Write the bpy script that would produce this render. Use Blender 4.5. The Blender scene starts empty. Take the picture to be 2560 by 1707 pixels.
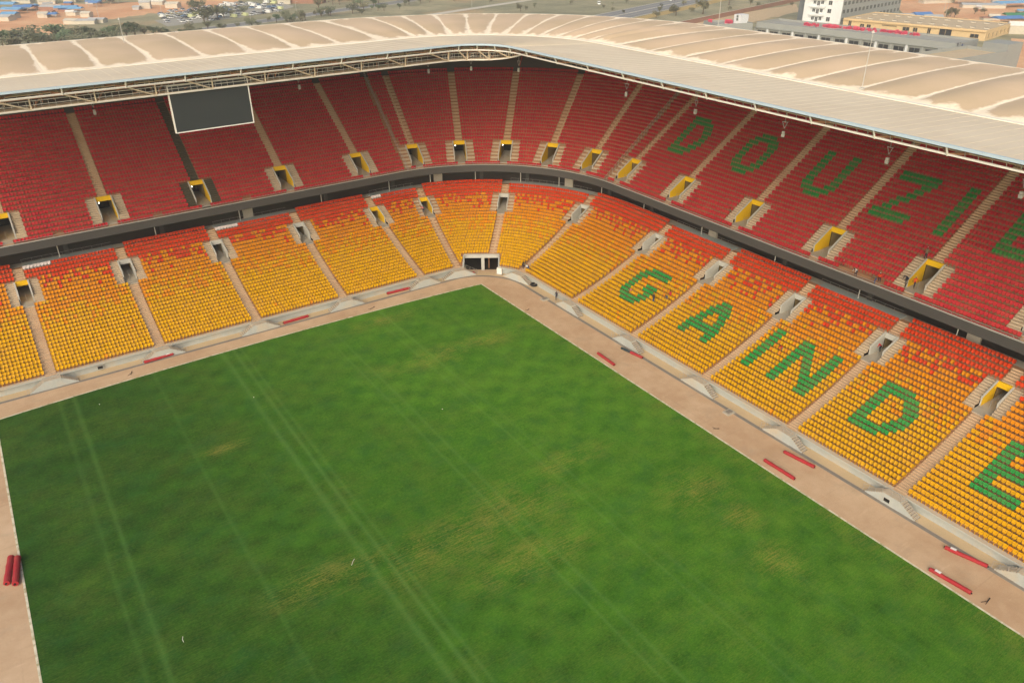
import bpy, bmesh, math, random
import numpy as np
from mathutils import Vector, Matrix
random.seed(7); rng = np.random.default_rng(7)
sc = bpy.context.scene
COL = sc.collection
R_ = math.radians

# ------------------------------------------------------------------ camera
FPX, CX, CY = 1974.27, 1280.0, 853.5           # photo pixels (2560 x 1707)
CAM = Vector((69.003, 113.637, 61.049))
YAW, PITCH, ROLL = 4.124483, 0.503371, -0.007865
fwd = Vector((math.cos(YAW) * math.cos(PITCH), math.sin(YAW) * math.cos(PITCH), -math.sin(PITCH)))
rt = fwd.cross(Vector((0, 0, 1))).normalized(); up = rt.cross(fwd)
rt, up = math.cos(ROLL) * rt + math.sin(ROLL) * up, -math.sin(ROLL) * rt + math.cos(ROLL) * up
cam = bpy.data.cameras.new('camera'); cam.sensor_width = 36; cam.lens = 36 * FPX / 2560
cam.clip_start = 0.5; cam.clip_end = 6000
camo = bpy.data.objects.new('camera', cam); COL.objects.link(camo)
camo.matrix_world = Matrix(((rt.x, up.x, -fwd.x, CAM.x), (rt.y, up.y, -fwd.y, CAM.y), (rt.z, up.z, -fwd.z, CAM.z), (0, 0, 0, 1)))
sc.camera = camo

def ray(sx, sy): return (sx - CX) / FPX * rt - (sy - CY) / FPX * up + fwd
def ground(sx, sy, z=0.0):
    d = ray(sx, sy); t = (z - CAM.z) / d.z
    return CAM + t * d
def proj(P):
    d = Vector(P) - CAM; w = d.dot(fwd)
    if w <= 0: return None
    return CX + FPX * d.dot(rt) / w, CY - FPX * d.dot(up) / w

# ------------------------------------------------------------------ light
SUN_EL, SUN_AZ = R_(32), R_(40)                 # direction the light comes from, azimuth from +X towards +Y
world = bpy.data.worlds.new('World'); sc.world = world; world.use_nodes = True
wn = world.node_tree.nodes; wl = world.node_tree.links
bg = wn['Background']; sky = wn.new('ShaderNodeTexSky'); sky.sky_type = 'NISHITA'
sky.sun_disc = False; sky.sun_elevation = SUN_EL; sky.sun_rotation = math.pi / 2 - SUN_AZ
sky.air_density = 1.0; sky.dust_density = 5.0; sky.ozone_density = 0.6
wl.new(sky.outputs[0], bg.inputs[0]); bg.inputs[1].default_value = 0.15
sl = bpy.data.lights.new('sun', 'SUN'); sl.energy = 1.45; sl.angle = R_(60); sl.color = (1, .975, .94)
so = bpy.data.objects.new('sun', sl); COL.objects.link(so)
sd = Vector((math.cos(SUN_EL) * math.cos(SUN_AZ), math.cos(SUN_EL) * math.sin(SUN_AZ), math.sin(SUN_EL)))
so.rotation_euler = sd.to_track_quat('Z', 'Y').to_euler(); so.location = (0, 0, 200)
sc.view_settings.view_transform = 'Standard'; sc.view_settings.look = 'None'
sc.view_settings.exposure = 0.2; sc.view_settings.gamma = 1.0; sc.view_settings.use_curve_mapping = False
sc.render.engine = 'CYCLES'; sc.cycles.max_bounces = 6; sc.cycles.volume_bounces = 1

# ------------------------------------------------------------------ helpers
def lin(r, g, b):
    f = lambda c: (c / 255 / 12.92) if c / 255 <= .04045 else ((c / 255 + .055) / 1.055) ** 2.4
    return (f(r), f(g), f(b), 1)
class NT:
    """tiny node-graph helper"""
    def __init__(s, name):
        s.m = bpy.data.materials.new(name); s.m.use_nodes = True
        s.t = s.m.node_tree; s.n = s.t.nodes; s.b = s.n['Principled BSDF']
        s.pos = s.n.new('ShaderNodeNewGeometry').outputs['Position']
    def link(s, a, b): s.t.links.new(a, b)
    def val(s, x):
        return x
    def _set(s, sock, v):
        if isinstance(v, (int, float)): sock.default_value = v
        elif isinstance(v, (tuple, list)): sock.default_value = v
        else: s.link(v, sock)
    def noise(s, scale, detail=3, rough=.55, vec=None, stretch=None, dist=0):
        v = vec or s.pos
        if stretch:
            mp = s.n.new('ShaderNodeMapping'); mp.inputs['Scale'].default_value = stretch
            s.link(v, mp.inputs[0]); v = mp.outputs[0]
        t = s.n.new('ShaderNodeTexNoise'); t.inputs['Scale'].default_value = scale
        t.inputs['Detail'].default_value = detail; t.inputs['Roughness'].default_value = rough
        t.inputs['Distortion'].default_value = dist
        s.link(v, t.inputs['Vector']); return t.outputs['Fac']
    def math(s, op, a, b=0.0, c=None, clamp=False):
        m = s.n.new('ShaderNodeMath'); m.operation = op; m.use_clamp = clamp
        s._set(m.inputs[0], a); s._set(m.inputs[1], b)
        if c is not None: s._set(m.inputs[2], c)
        return m.outputs[0]
    def ramp(s, x, a, b, lo=0.0, hi=1.0):
        m = s.n.new('ShaderNodeMapRange'); m.clamp = True
        s._set(m.inputs[0], x); m.inputs[1].default_value = a; m.inputs[2].default_value = b
        m.inputs[3].default_value = lo; m.inputs[4].default_value = hi
        return m.outputs[0]
    def mix(s, f, a, b, mode='MIX'):
        m = s.n.new('ShaderNodeMix'); m.data_type = 'RGBA'; m.blend_type = mode
        s._set(m.inputs[0], f); s._set(m.inputs[6], a); s._set(m.inputs[7], b)
        return m.outputs[2]
    def sep(s, v=None):
        x = s.n.new('ShaderNodeSeparateXYZ'); s.link(v or s.pos, x.inputs[0]); return x.outputs
    def attr(s, name):
        a = s.n.new('ShaderNodeAttribute'); a.attribute_name = name; return a.outputs['Fac']
    def bump(s, h, dist=.02, strength=.6):
        b = s.n.new('ShaderNodeBump'); b.inputs['Strength'].default_value = strength
        b.inputs['Distance'].default_value = dist; s.link(h, b.inputs['Height']); s.link(b.outputs[0], s.b.inputs['Normal'])
    def out(s, col, rough=.8, spec=.25, metal=0):
        s._set(s.b.inputs['Base Color'], col); s._set(s.b.inputs['Roughness'], rough)
        s.b.inputs['Specular IOR Level'].default_value = spec; s.b.inputs['Metallic'].default_value = metal
        return s.m
MATS = {}
def basic(name, col, rough=.8, var=.18, scale=.6, fine=6, spec=.25, metal=0, stain=None, bump=0):
    """one base colour with blotches and fine grain"""
    if name in MATS: return MATS[name]
    t = NT(name)
    a = t.noise(scale, 4); b = t.noise(fine, 3)
    k = t.math('ADD', t.math('MULTIPLY', t.math('SUBTRACT', a, .5), var * 2.2), t.math('MULTIPLY', t.math('SUBTRACT', b, .5), var * 1.1))
    k = t.math('ADD', k, 1.0)
    c = t.n.new('ShaderNodeVectorMath'); c.operation = 'SCALE'; c.inputs[0].default_value = col[:3]
    t.link(k, c.inputs['Scale']); o = c.outputs[0]
    if stain: o = t.mix(t.ramp(t.noise(stain[1], 5, .65), stain[2], stain[3], 0, stain[4]), o, stain[0])
    if bump: t.bump(b, bump)
    MATS[name] = t.out(o, rough, spec, metal); return MATS[name]

class MB:
    def __init__(s): s.v = []; s.f = []; s.m = []; s.mats = []
    def mi(s, m):
        if m not in s.mats: s.mats.append(m)
        return s.mats.index(m)
    def quad(s, a, b, c, d, m): s.face([a, b, c, d], m)
    def face(s, pts, m):
        i = len(s.v); s.v += [tuple(p) for p in pts]; s.f.append(tuple(range(i, i + len(pts)))); s.m.append(s.mi(m))
    def hexa(s, P, m, skip=()):
        """8 points: bottom 0-3 ccw, top 4-7"""
        i = len(s.v); s.v += [tuple(p) for p in P]
        for n, q in enumerate([(3, 2, 1, 0), (4, 5, 6, 7), (0, 1, 5, 4), (1, 2, 6, 5), (2, 3, 7, 6), (3, 0, 4, 7)]):
            if n in skip: continue
            s.f.append(tuple(i + k for k in q)); s.m.append(s.mi(m[n] if isinstance(m, (list, tuple)) else m))
    def box(s, x0, x1, y0, y1, z0, z1, m, skip=()):
        s.hexa([(x0, y0, z0), (x1, y0, z0), (x1, y1, z0), (x0, y1, z0), (x0, y0, z1), (x1, y0, z1), (x1, y1, z1), (x0, y1, z1)], m, skip)
    def tube(s, a, b, r, m, n=5, r2=None, caps=False):
        a, b = Vector(a), Vector(b); d = (b - a)
        if d.length < 1e-6: return
        d.normalize(); e = d.orthogonal().normalized(); g = d.cross(e); r2 = r if r2 is None else r2
        i = len(s.v)
        for P, rr in ((a, r), (b, r2)):
            for k in range(n):
                t = 2 * math.pi * k / n; s.v.append(tuple(P + rr * (math.cos(t) * e + math.sin(t) * g)))
        for k in range(n):
            s.f.append((i + k, i + (k + 1) % n, i + n + (k + 1) % n, i + n + k)); s.m.append(s.mi(m))
        if caps:
            s.f.append(tuple(i + k for k in reversed(range(n)))); s.m.append(s.mi(m))
            s.f.append(tuple(i + n + k for k in range(n))); s.m.append(s.mi(m))
    def mesh(s, name, smooth=False):
        me = bpy.data.meshes.new(name); me.from_pydata(s.v, [], s.f)
        for m in s.mats: me.materials.append(m)
        me.polygons.foreach_set('material_index', s.m)
        if smooth: me.polygons.foreach_set('use_smooth', [True] * len(s.f))
        me.update(); return me
    def build(s, name, parent=None, smooth=False, loc=None):
        o = bpy.data.objects.new(name, s.mesh(name, smooth)); COL.objects.link(o)
        if parent: o.parent = parent
        if loc is not None: o.location = loc
        return o
def tag(o, label=None, cat=None, group=None, kind=None):
    if label: o['label'] = label
    if cat: o['category'] = cat
    if group: o['group'] = group
    if kind: o['kind'] = kind
    return o
def empty(name, loc=(0, 0, 0), rz=0, label=None, cat=None, group=None, parent=None):
    o = bpy.data.objects.new(name, None); COL.objects.link(o); o.location = loc; o.rotation_euler[2] = rz
    o.empty_display_size = .5
    if parent: o.parent = parent
    return tag(o, label, cat, group)
def inst(name, me, parent=None, loc=(0, 0, 0), rz=0, scale=1):
    o = bpy.data.objects.new(name, me); COL.objects.link(o); o.location = loc; o.rotation_euler[2] = rz
    o.scale = (scale, scale, scale)
    if parent: o.parent = parent
    return o

# ------------------------------------------------------------------ the bowl's plan: two straights joined by a quarter circle
KX, KY, K0 = 3.3, 4.75, 3.3
SC = 100.0
UMIN, UMAX = -1 - (92 - KX) / SC, 1 + (116 - KY) / SC
def pos(u, d, z=0.0):
    r = d + K0
    if u < -1: return (KX + (-1 - u) * SC, KY - r, z)
    if u > 1: return (KX - r, KY + (u - 1) * SC, z)
    t = R_(45 + 45 * u)
    return (KX - r * math.sin(t), KY - r * math.cos(t), z)
def uL(X): return -1 - (X - KX) / SC
def uC(deg): return (deg - 45) / 45
def uR(Y): return 1 + (Y - KY) / SC
def du(w, d, u): return w / SC if abs(u) >= 1 else w / ((d + K0) * math.pi / 4)
def frame(u):
    """angle of the outward normal and rotation so that local +y points outward, +x along increasing u"""
    if u < -1: n = Vector((0, -1, 0))
    elif u > 1: n = Vector((-1, 0, 0))
    else:
        t = R_(45 + 45 * u); n = Vector((-math.sin(t), -math.cos(t), 0))
    return n, math.atan2(n.y, n.x) - math.pi / 2
def slen(u0, u1, d):
    """length along the path between two stations"""
    q = (d + K0) * math.pi / 4
    f = lambda u: (-q + (u + 1) * SC) if u < -1 else (q + (u - 1) * SC) if u > 1 else u * q
    return f(u1) - f(u0)
def ustep(u, ds, d):
    """station reached after ds metres from u"""
    q = (d + K0) * math.pi / 4
    f = lambda u: (-q + (u + 1) * SC) if u < -1 else (q + (u - 1) * SC) if u > 1 else u * q
    s = f(u) + ds
    return (-1 + (s + q) / SC) if s < -q else (1 + (s - q) / SC) if s > q else s / q
def usamples(u0, u1, step=1 / 18):
    us = [u0]
    n0 = math.ceil(-1 / step); 
    for k in range(n0, -n0 + 1):
        u = k * step
        if u0 + 1e-6 < u < u1 - 1e-6: us.append(u)
    us.append(u1); return us
def strip(mb, u0, u1, da, za, db, zb, m, step=1 / 18):
    us = usamples(u0, u1, step); i = len(mb.v); k = mb.mi(m)
    for u in us: mb.v += [pos(u, da, za), pos(u, db, zb)]
    for j in range(len(us) - 1):
        a = i + 2 * j; mb.f.append((a, a + 2, a + 3, a + 1)); mb.m.append(k)
def sweep(mb, u0, u1, prof, m, closed=True, step=1 / 18):
    n = len(prof)
    for j in range(n if closed else n - 1):
        a, b = prof[j], prof[(j + 1) % n]
        strip(mb, u0, u1, a[0], a[1], b[0], b[1], m[j] if isinstance(m, list) else m, step)
    if closed:
        for u in (u0, u1): mb.face([pos(u, p[0], p[1]) for p in prof], m[0] if isinstance(m, list) else m)
def rail(mb, u0, u1, d, z, r, m, step=1 / 18):
    us = usamples(u0, u1, step)
    for a, b in zip(us[:-1], us[1:]): mb.tube(pos(a, d, z), pos(b, d, z), r, m, 5)

# ------------------------------------------------------------------ materials
M_TERR = basic('terrace concrete', lin(160, 120, 86), .92, .16, .5, 5, stain=(lin(104, 84, 66), .35, .5, .75, .5))
M_AISLE = basic('aisle concrete', lin(190, 162, 128), .92, .12, .6, 4, stain=(lin(160, 120, 90), .25, .5, .75, .4))
M_WALLC = basic('grey wall concrete', lin(172, 175, 166), .9, .14, .35, 3, stain=(lin(196, 172, 132), .22, .5, .7, .6))
M_CONC = basic('grey concrete', lin(172, 164, 146), .9, .14, .5, 4, stain=(lin(120, 112, 100), .4, .55, .8, .4))
M_DRAIN = basic('drain cover', lin(132, 124, 112), .85, .2, 1.5, 6)
M_FASC = basic('fascia grey', lin(72, 70, 66), .7, .1, .3, 2)
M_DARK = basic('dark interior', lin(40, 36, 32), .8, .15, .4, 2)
M_GLASS = basic('dark glazing', lin(36, 32, 29), .35, .15, .3, 1, spec=.4)
M_YEL = basic('yellow paint', lin(222, 180, 20), .6, .08, .5, 3)
M_GREYP = basic('pale grey paint', lin(182, 180, 168), .7, .1, .6, 3)
M_WHITE = basic('white paint', lin(222, 218, 205), .55, .06, .5, 3)
M_STEEL = basic('galvanised steel', lin(170, 168, 160), .5, .08, 1, 4, metal=.3)
M_RUST = basic('primed steel', lin(176, 130, 96), .7, .2, .8, 4)
M_BLUEW = basic('pale blue flashing', lin(176, 194, 200), .5, .06, .5, 3)
M_PLAT = basic('platform grey', lin(160, 168, 162), .85, .12, .5, 3)
M_SCREEN = basic('screen face', lin(52, 56, 55), .55, .05, .4, 2)
M_BACKW = basic('back wall', lin(70, 66, 60), .85, .1, .3, 2)
M_CREAM = basic('cream roof sheet', lin(222, 206, 176), .7, .07, .12, 1.5, stain=(lin(192, 170, 138), .08, .45, .75, .4))
M_GUT = basic('clean white gutter', lin(244, 236, 212), .6, .06, .3, 2, stain=(lin(224, 196, 156), .5, .5, .7, .6))
M_RED = basic('red tarpaulin', lin(162, 44, 48), .65, .25, 1.2, 8, stain=(lin(150, 84, 70), .9, .5, .75, .5))
M_TARPD = basic('dark tarpaulin', lin(52, 64, 66), .5, .12, 1.2, 8)
M_LABEL = basic('white label', lin(225, 222, 215), .6, .04)
M_BLACK = basic('black rubber', lin(30, 30, 30), .7, .1)

def seat_mat(name, col, var=.16):
    t = NT(name)
    oi = t.n.new('ShaderNodeObjectInfo').outputs['Random']
    k = t.math('FRACT', t.math('ADD', oi, t.attr('var')))
    k = t.math('ADD', 1 - var / 2, t.math('MULTIPLY', k, var))
    c = t.n.new('ShaderNodeVectorMath'); c.operation = 'SCALE'; c.inputs[0].default_value = col[:3]; t.link(k, c.inputs['Scale'])
    dust = t.ramp(t.noise(.5, 4), .42, .78, 0, .2)
    return t.out(t.mix(dust, c.outputs[0], lin(178, 122, 84)), .6, .12)
SEATM = {'yellow': seat_mat('yellow seat plastic', lin(204, 152, 3)), 'amber': seat_mat('amber seat plastic', lin(210, 132, 8)),
         'orange': seat_mat('orange red seat plastic', lin(204, 60, 22)), 'red': seat_mat('red seat plastic', lin(188, 46, 53)),
         'green': seat_mat('green seat plastic', lin(44, 138, 62)), 'white': seat_mat('white wrapped seat', lin(214, 204, 196))}

# turf
W, BULGE = 78.0, 1.4
def turf_mat():
    t = NT('pitch turf'); x, y, z = t.sep()
    big = t.noise(.035, 3, .5); mid = t.noise(.16, 4, .6); fine = t.noise(2.2, 3, .6)
    stx = t.noise(.35, 4, .65, stretch=(.16, 1.3, 1)); sty = t.noise(.35, 4, .65, stretch=(1.6, .05, 1))
    fx = t.noise(2.2, 4, .75, stretch=(.2, 2.4, 1)); mot = t.noise(.55, 3, .6)
    k = t.math('ADD', t.math('MULTIPLY', big, .5), t.math('MULTIPLY', mid, .45))
    k = t.math('ADD', k, t.math('MULTIPLY', stx, .55)); k = t.math('ADD', k, t.math('MULTIPLY', sty, .45))
    k = t.math('ADD', k, t.math('MULTIPLY', fine, .5)); k = t.math('ADD', k, t.math('MULTIPLY', mot, .5)); k = t.math('ADD', k, .02)
    # mowing bands across
    wob = t.math('MULTIPLY', t.math('SUBTRACT', t.noise(.12, 2), .5), 2.4)
    bd = None
    for sg in (1, -1):
        q = t.math('ADD', t.math('ADD', x, t.math('MULTIPLY', y, sg)), wob); q = t.math('SINE', t.math('MULTIPLY', q, 2 * math.pi / 4.6)); bd = q if bd is None else t.math('ADD', bd, q)
    q = t.math('SINE', t.math('MULTIPLY', t.math('ADD', y, wob), 2 * math.pi / 5.5)); bd = t.math('ADD', bd, q)
    k = t.math('ADD', k, t.math('MULTIPLY', t.math('MULTIPLY', bd, t.ramp(big, .35, .6, .3, 1)), .085))
    blade = t.noise(7, 2, .6, stretch=(.5, 1.6, 1)); k = t.math('ADD', k, t.math('MULTIPLY', t.math('SUBTRACT', blade, .5), 1.1))
    f = t.ramp(k, 1.08, 1.92)
    col = t.mix(f, lin(50, 98, 18), lin(88, 138, 34))
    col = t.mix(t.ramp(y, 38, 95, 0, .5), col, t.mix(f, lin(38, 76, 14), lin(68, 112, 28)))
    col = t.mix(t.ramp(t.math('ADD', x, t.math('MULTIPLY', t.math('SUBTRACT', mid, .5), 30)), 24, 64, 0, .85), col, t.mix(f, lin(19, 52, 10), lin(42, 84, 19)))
    col = t.mix(t.ramp(t.noise(.3, 3, .6), .5, .66, 0, .3), col, lin(40, 92, 40))
    # wheel tracks along the pitch
    for X0, wd, am in ((70.2, .3, .3), (68.3, .32, .42), (47.2, .38, .5), (45.4, .3, .55), (44.3, .25, .3), (31.5, .2, .35), (29.8, .25, .4), (22.0, .2, .3), (20.3, .25, .35), (11.0, .2, .2), (57.5, .3, .22)):
        off = t.math('ADD', t.math('SUBTRACT', x, X0), t.math('MULTIPLY', t.math('SUBTRACT', t.noise(.03, 1, vec=t.pos), .5), .5))
        g = t.math('MULTIPLY', off, 1 / wd); g = t.math('MULTIPLY', g, g); g = t.math('POWER', 2.718, t.math('MULTIPLY', g, -1))
        g = t.math('MULTIPLY', g, t.ramp(sty, .3, .65, .35, 1)); col = t.mix(t.math('MULTIPLY', g, am * .75), col, lin(98, 140, 66))
    # dry patches
    dry = None
    for (px, py, rx, ry) in DRY:
        c = ground(px, py); a = t.math('MULTIPLY', t.math('SUBTRACT', x, c.x), 1 / rx); b = t.math('MULTIPLY', t.math('SUBTRACT', y, c.y), 1 / ry)
        e = t.math('POWER', 2.718, t.math('MULTIPLY', t.math('ADD', t.math('MULTIPLY', a, a), t.math('MULTIPLY', b, b)), -1))
        dry = e if dry is None else t.math('MAXIMUM', dry, e)
    edge = t.ramp(x, 0, 5, .55, 0)
    dry = t.math('MAXIMUM', t.math('MAXIMUM', dry, edge), .16)
    dn = t.ramp(t.math('ADD', t.math('MULTIPLY', fx, .5), t.math('ADD', t.math('MULTIPLY', mid, .3), t.math('MULTIPLY', blade, .3))), .52, .64)
    col = t.mix(t.math('MULTIPLY', t.math('MULTIPLY', dn, dry), .75, clamp=True), col, lin(146, 136, 62))
    t.bump(fine, .05, .5)
    return t.out(col, .95, .1)
DRY = [(1180, 1330, 13, 4), (1000, 1385, 9, 2.5), (1290, 1265, 8, 5), (1740, 1225, 5, 4), (1330, 1390, 8, 3), (800, 1450, 6, 2.5), (1950, 1400, 3, 3), (1420, 1150, 6, 2), (1150, 870, 14, 3), (960, 800, 8, 2), (560, 1120, 3, 1.2), (1850, 1290, 2.5, 2.5)]
def track_mat():
    t = NT('running track dust')
    a = t.noise(.09, 4, .6); b = t.noise(.6, 4, .6); c = t.noise(5, 3)
    k = t.math('ADD', t.math('MULTIPLY', a, .6), t.math('ADD', t.math('MULTIPLY', b, .3), t.math('MULTIPLY', c, .12)))
    col = t.mix(t.ramp(k, .38, .66), lin(182, 150, 116), lin(204, 176, 142))
    col = t.mix(t.ramp(t.noise(.25, 4, .7), .56, .72, 0, .45), col, lin(170, 150, 124))
    col = t.mix(t.ramp(t.noise(.9, 5, .7, stretch=(.2, 1, 1)), .62, .75, 0, .4), col, lin(222, 196, 160))
    for st in ((1.4, .03, 1), (.03, 1.4, 1)):
        col = t.mix(t.ramp(t.noise(1.1, 4, .7, stretch=st), .6, .72, 0, .28), col, lin(146, 118, 92))
    col = t.mix(t.ramp(t.noise(.7, 5, .75), .66, .76, 0, .5), col, lin(136, 112, 90))
    t.bump(c, .01, .4)
    return t.out(col, .95, .1)

# ------------------------------------------------------------------ ground, track, pitch
def ground_mat():
    t = NT('dry ground'); x, y, z = t.sep()
    a = t.noise(.006, 4, .6); b = t.noise(.04, 5, .65); c = t.noise(.3, 3)
    col = t.mix(t.ramp(a, .35, .65), lin(142, 138, 108), lin(176, 164, 128))
    col = t.mix(t.ramp(b, .42, .62, 0, .75), col, lin(116, 118, 92))
    col = t.mix(t.ramp(t.noise(.015, 5, .6), .56, .68, 0, .6), col, lin(186, 152, 112))
    col = t.mix(t.ramp(c, .55, .75, 0, .3), col, lin(90, 96, 70))
    return t.out(col, .95, .1)
def dirt_mat():
    t = NT('orange dirt')
    a = t.noise(.03, 5, .6); b = t.noise(.2, 4, .6)
    col = t.mix(t.ramp(a, .35, .65), lin(206, 148, 106), lin(222, 178, 134))
    col = t.mix(t.ramp(b, .55, .75, 0, .5), col, lin(164, 118, 88))
    return t.out(col, .95, .1)
M_GROUND, M_DIRT = ground_mat(), dirt_mat()
mb = MB(); q0, q1, q2, q3 = -42, 96, -42, 166
for (a, b, c, d) in ((-2600, 2600, -2600, q2), (-2600, 2600, q3, 2600), (-2600, q0, q2, q3), (q1, 2600, q2, q3)): mb.quad((a, c, -.06), (b, c, -.06), (b, d, -.06), (a, d, -.06), M_GROUND)
tag(mb.build('ground'), 'dry scrubby ground around the stadium', None, kind='structure')
mb = MB(); TRK = [pos(u, 7.4, 0) for u in usamples(UMIN, UMAX)]; mb.face([(92, 168, 0), (-7.4, 168, 0)] + list(reversed(TRK)), track_mat())
tag(mb.build('track'), 'dusty pink tan track surround between turf and stands', None, kind='structure')
# pitch with its gently bowed end
edge = [(W, 170.0), (0, 170.0)] + [(0, 0)] + [(W * k / 24, -BULGE * math.sin(math.pi * k / 24) ** .8) for k in range(1, 24)] + [(W, 0)]
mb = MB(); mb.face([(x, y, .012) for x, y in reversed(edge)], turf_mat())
tag(mb.build('pitch'), 'green mown turf pitch with wheel tracks and dry patches', None, kind='structure')
M_LINE = basic('pale edging', lin(212, 204, 178), .85, .15, .5, 3, stain=(lin(150, 140, 90), 1.1, .46, .62, .75))
mb = MB(); ring = [(0, 170.0)] + edge[2:] + [(W, 170.0)]
c0 = Vector((W / 2, 60))
for a, b in zip(ring[:-1], ring[1:]):
    ta = Vector((b[0] - a[0], b[1] - a[1])).normalized(); n = Vector((ta.y, -ta.x))
    if n.dot(Vector(a) - c0) < 0: n = -n
    pa, pb = Vector(a), Vector(b); e = ta * .1
    q = [pa - e - n * .02, pb + e - n * .02, pb + e + n * .2, pa - e + n * .2]
    mb.hexa([(p.x, p.y, .004) for p in q] + [(p.x, p.y, .03) for p in q], M_LINE, skip=(0,))
tag(mb.build('pitch_edging'), 'thin pale kerb edging round the turf', None, kind='structure')
mb = MB(); strip(mb, UMIN, UMAX, 5.9, .008, 6.45, .008, M_DRAIN)
strip(mb, UMIN, UMAX, 5.86, .02, 5.9, .02, M_CONC); strip(mb, UMIN, UMAX, 6.45, .02, 6.49, .02, M_CONC)
tag(mb.build('drain_channel'), 'grey drain channel along the track', None, kind='structure')
M_APRON = basic('apron dust', lin(192, 168, 130), .95, .1, .3, 3)
mb = MB(); strip(mb, UMIN, UMAX, 6.49, .006, 8.1, .006, M_APRON)
tag(mb.build('apron'), 'pale tan apron between drain and stand wall', None, kind='structure')

# ------------------------------------------------------------------ tiers
LD, LN, LDEP = 7.75, 28, .8
UD, UN, UDEP = 27.2, 30, .78
def lz(k): return 1.35 + .2218 * (k - 1) + .00432 * (k - 1) ** 2
def uz(k): return 14.25 + .52 * (k - 1)
LOW_A = [uL(85.5), uL(70.2), uL(54.9), uL(39.6), uL(24.3), uL(8.9), uC(10), uC(42), uC(76), uR(17.6), uR(32.9), uR(48.3), uR(63.5), uR(78.9), uR(94.2), uR(109.6)]
UP_A = [uL(85.5), uL(70.2), uL(54.9), uL(39.6), uL(24.3), uL(8.9)] + [uC(10.4 + 15.5 * k) for k in range(6)] + [uR(17.5), uR(32.9), uR(48.3), uR(63.5), uR(78.9), uR(94.2), uR(109.6)]
LV, UV = (19, 24), (3, 8)                       # rows cut by the vomitories
VWL, VWU = 1.05, 1.36                             # half widths of the vomitories including their walls
CUTL, CUTU = 2.45, 2.9                           # half widths of the seat gaps beside them
PORTAL_U, PORTAL_W = uC(33.5), 3.25              # corner gate: rows 1-4 cut
def cuts(row, d, aisles, vr, tier):
    c = []; VW = VWL if tier == 'low' else VWU
    if vr[0] <= row <= vr[1]:
        for a in aisles: c.append((a - du(VW, d, a), a + du(VW, d, a)))
    if tier == 'low' and row <= 4: c.append((PORTAL_U - du(PORTAL_W, d, PORTAL_U), PORTAL_U + du(PORTAL_W, d, PORTAL_U)))
    return c
M_LEDGE = basic('ledge concrete', lin(186, 172, 148), .92, .12, .5, 4)
def terrace(tier, N, D0, DEP, zf, aisles, vr):
    mb = MB()
    for k in range(1, N + 1):
        d = D0 + DEP * (k - 1); cs = cuts(k, d, aisles, vr, tier)
        u = UMIN; iv = []
        for a, b in sorted(cs):
            iv.append((u, a)); u = b
        iv.append((u, UMAX))
        d0 = d - (.14 if k == 1 else 0)
        for a, b in iv:
            if b > a and k == 1 and tier == 'low':
                strip(mb, a, b, d0, zf(k), d + .5, zf(k), M_LEDGE); strip(mb, a, b, d + .5, zf(k), d + DEP, zf(k), M_TERR); strip(mb, a, b, d + DEP, zf(k), d + DEP, zf(k + 1), M_TERR)
            elif b > a:
                strip(mb, a, b, d0, zf(k), d + DEP, zf(k), M_TERR)
                if k < N: strip(mb, a, b, d + DEP, zf(k), d + DEP, zf(k + 1), M_TERR)
        for a, b in cs:                         # riser that closes a cut at its upper end
            if k == (vr[1] if vr[0] <= k <= vr[1] else 4): pass
    return mb
low = empty('lower_stand', (KX - 11, KY, 0), 0, 'lower seating tier of the stadium bowl with tan stepped concrete terraces', 'grandstand')
upp = empty('upper_stand', (KX - 30, KY, 0), 0, 'upper seating tier of the stadium bowl behind a dark grey fascia', 'grandstand')
def child(mb_or_obj, name, parent, smooth=False):
    o = mb_or_obj.build(name, None, smooth) if isinstance(mb_or_obj, MB) else mb_or_obj
    o.parent = parent; o.matrix_parent_inverse = Matrix.Translation(-Vector(parent.location)) if parent.parent is None else parent.matrix_world.inverted()
    return o
child(terrace('low', LN, LD, LDEP, lz, LOW_A, LV), 'terrace', low)
child(terrace('up', UN, UD, UDEP, uz, UP_A, UV), 'terrace', upp)
# front wall of the lower tier, broken at the gate
pw = du(PORTAL_W, 7.7, PORTAL_U)
for a, b in ((UMIN, PORTAL_U - pw), (PORTAL_U + pw, UMAX)):
    mb = MB(); sweep(mb, a, b, [(8.05, -.05), (8.05, 1.1), (7.6, 1.13), (7.6, 1.344), (8.2, 1.34), (8.2, -.05)], [M_WALLC, M_WALLC, M_WALLC, M_LEDGE, M_WALLC, M_WALLC])
    child(mb, 'front_wall', low)
# walkway and dark concourse behind the lower tier
ztop = lz(LN); dtop = LD + LDEP * LN
mb = MB(); strip(mb, UMIN, UMAX, dtop, ztop, 32.2, ztop, M_CONC); child(mb, 'walkway', low)
mb = MB(); strip(mb, UMIN, UMAX, 31.9, ztop, 31.9, 13.95, M_GLASS); child(mb, 'concourse_glazing', low)
# piers and pale panels in the dark band
pier_us = [uL(X) for X in (77.8, 62.5, 47.2, 31.9, 16.6)] + [uC(x) for x in (2, 18, 33, 49, 64, 80)] + [uR(Y) for Y in (10.4, 25.8, 41.2, 56.5, 71.8, 87, 102.5)]
for i, u in enumerate(pier_us):
    n, rz = frame(u); P = pos(u, 31.5, ztop); mb = MB(); w = .35 if i % 3 else .9
    mb.box(-w, w, 0, .38, 0, 3.4, M_CONC if i % 3 == 0 else M_FASC); mb.tube((-w - .9, -.8, 0), (-w - .9, -.8, 3.4), .07, M_WHITE, 6)
    o = mb.build('pier'); o.location = P; o.rotation_euler[2] = rz; child(o, 'pier', low)
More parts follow.
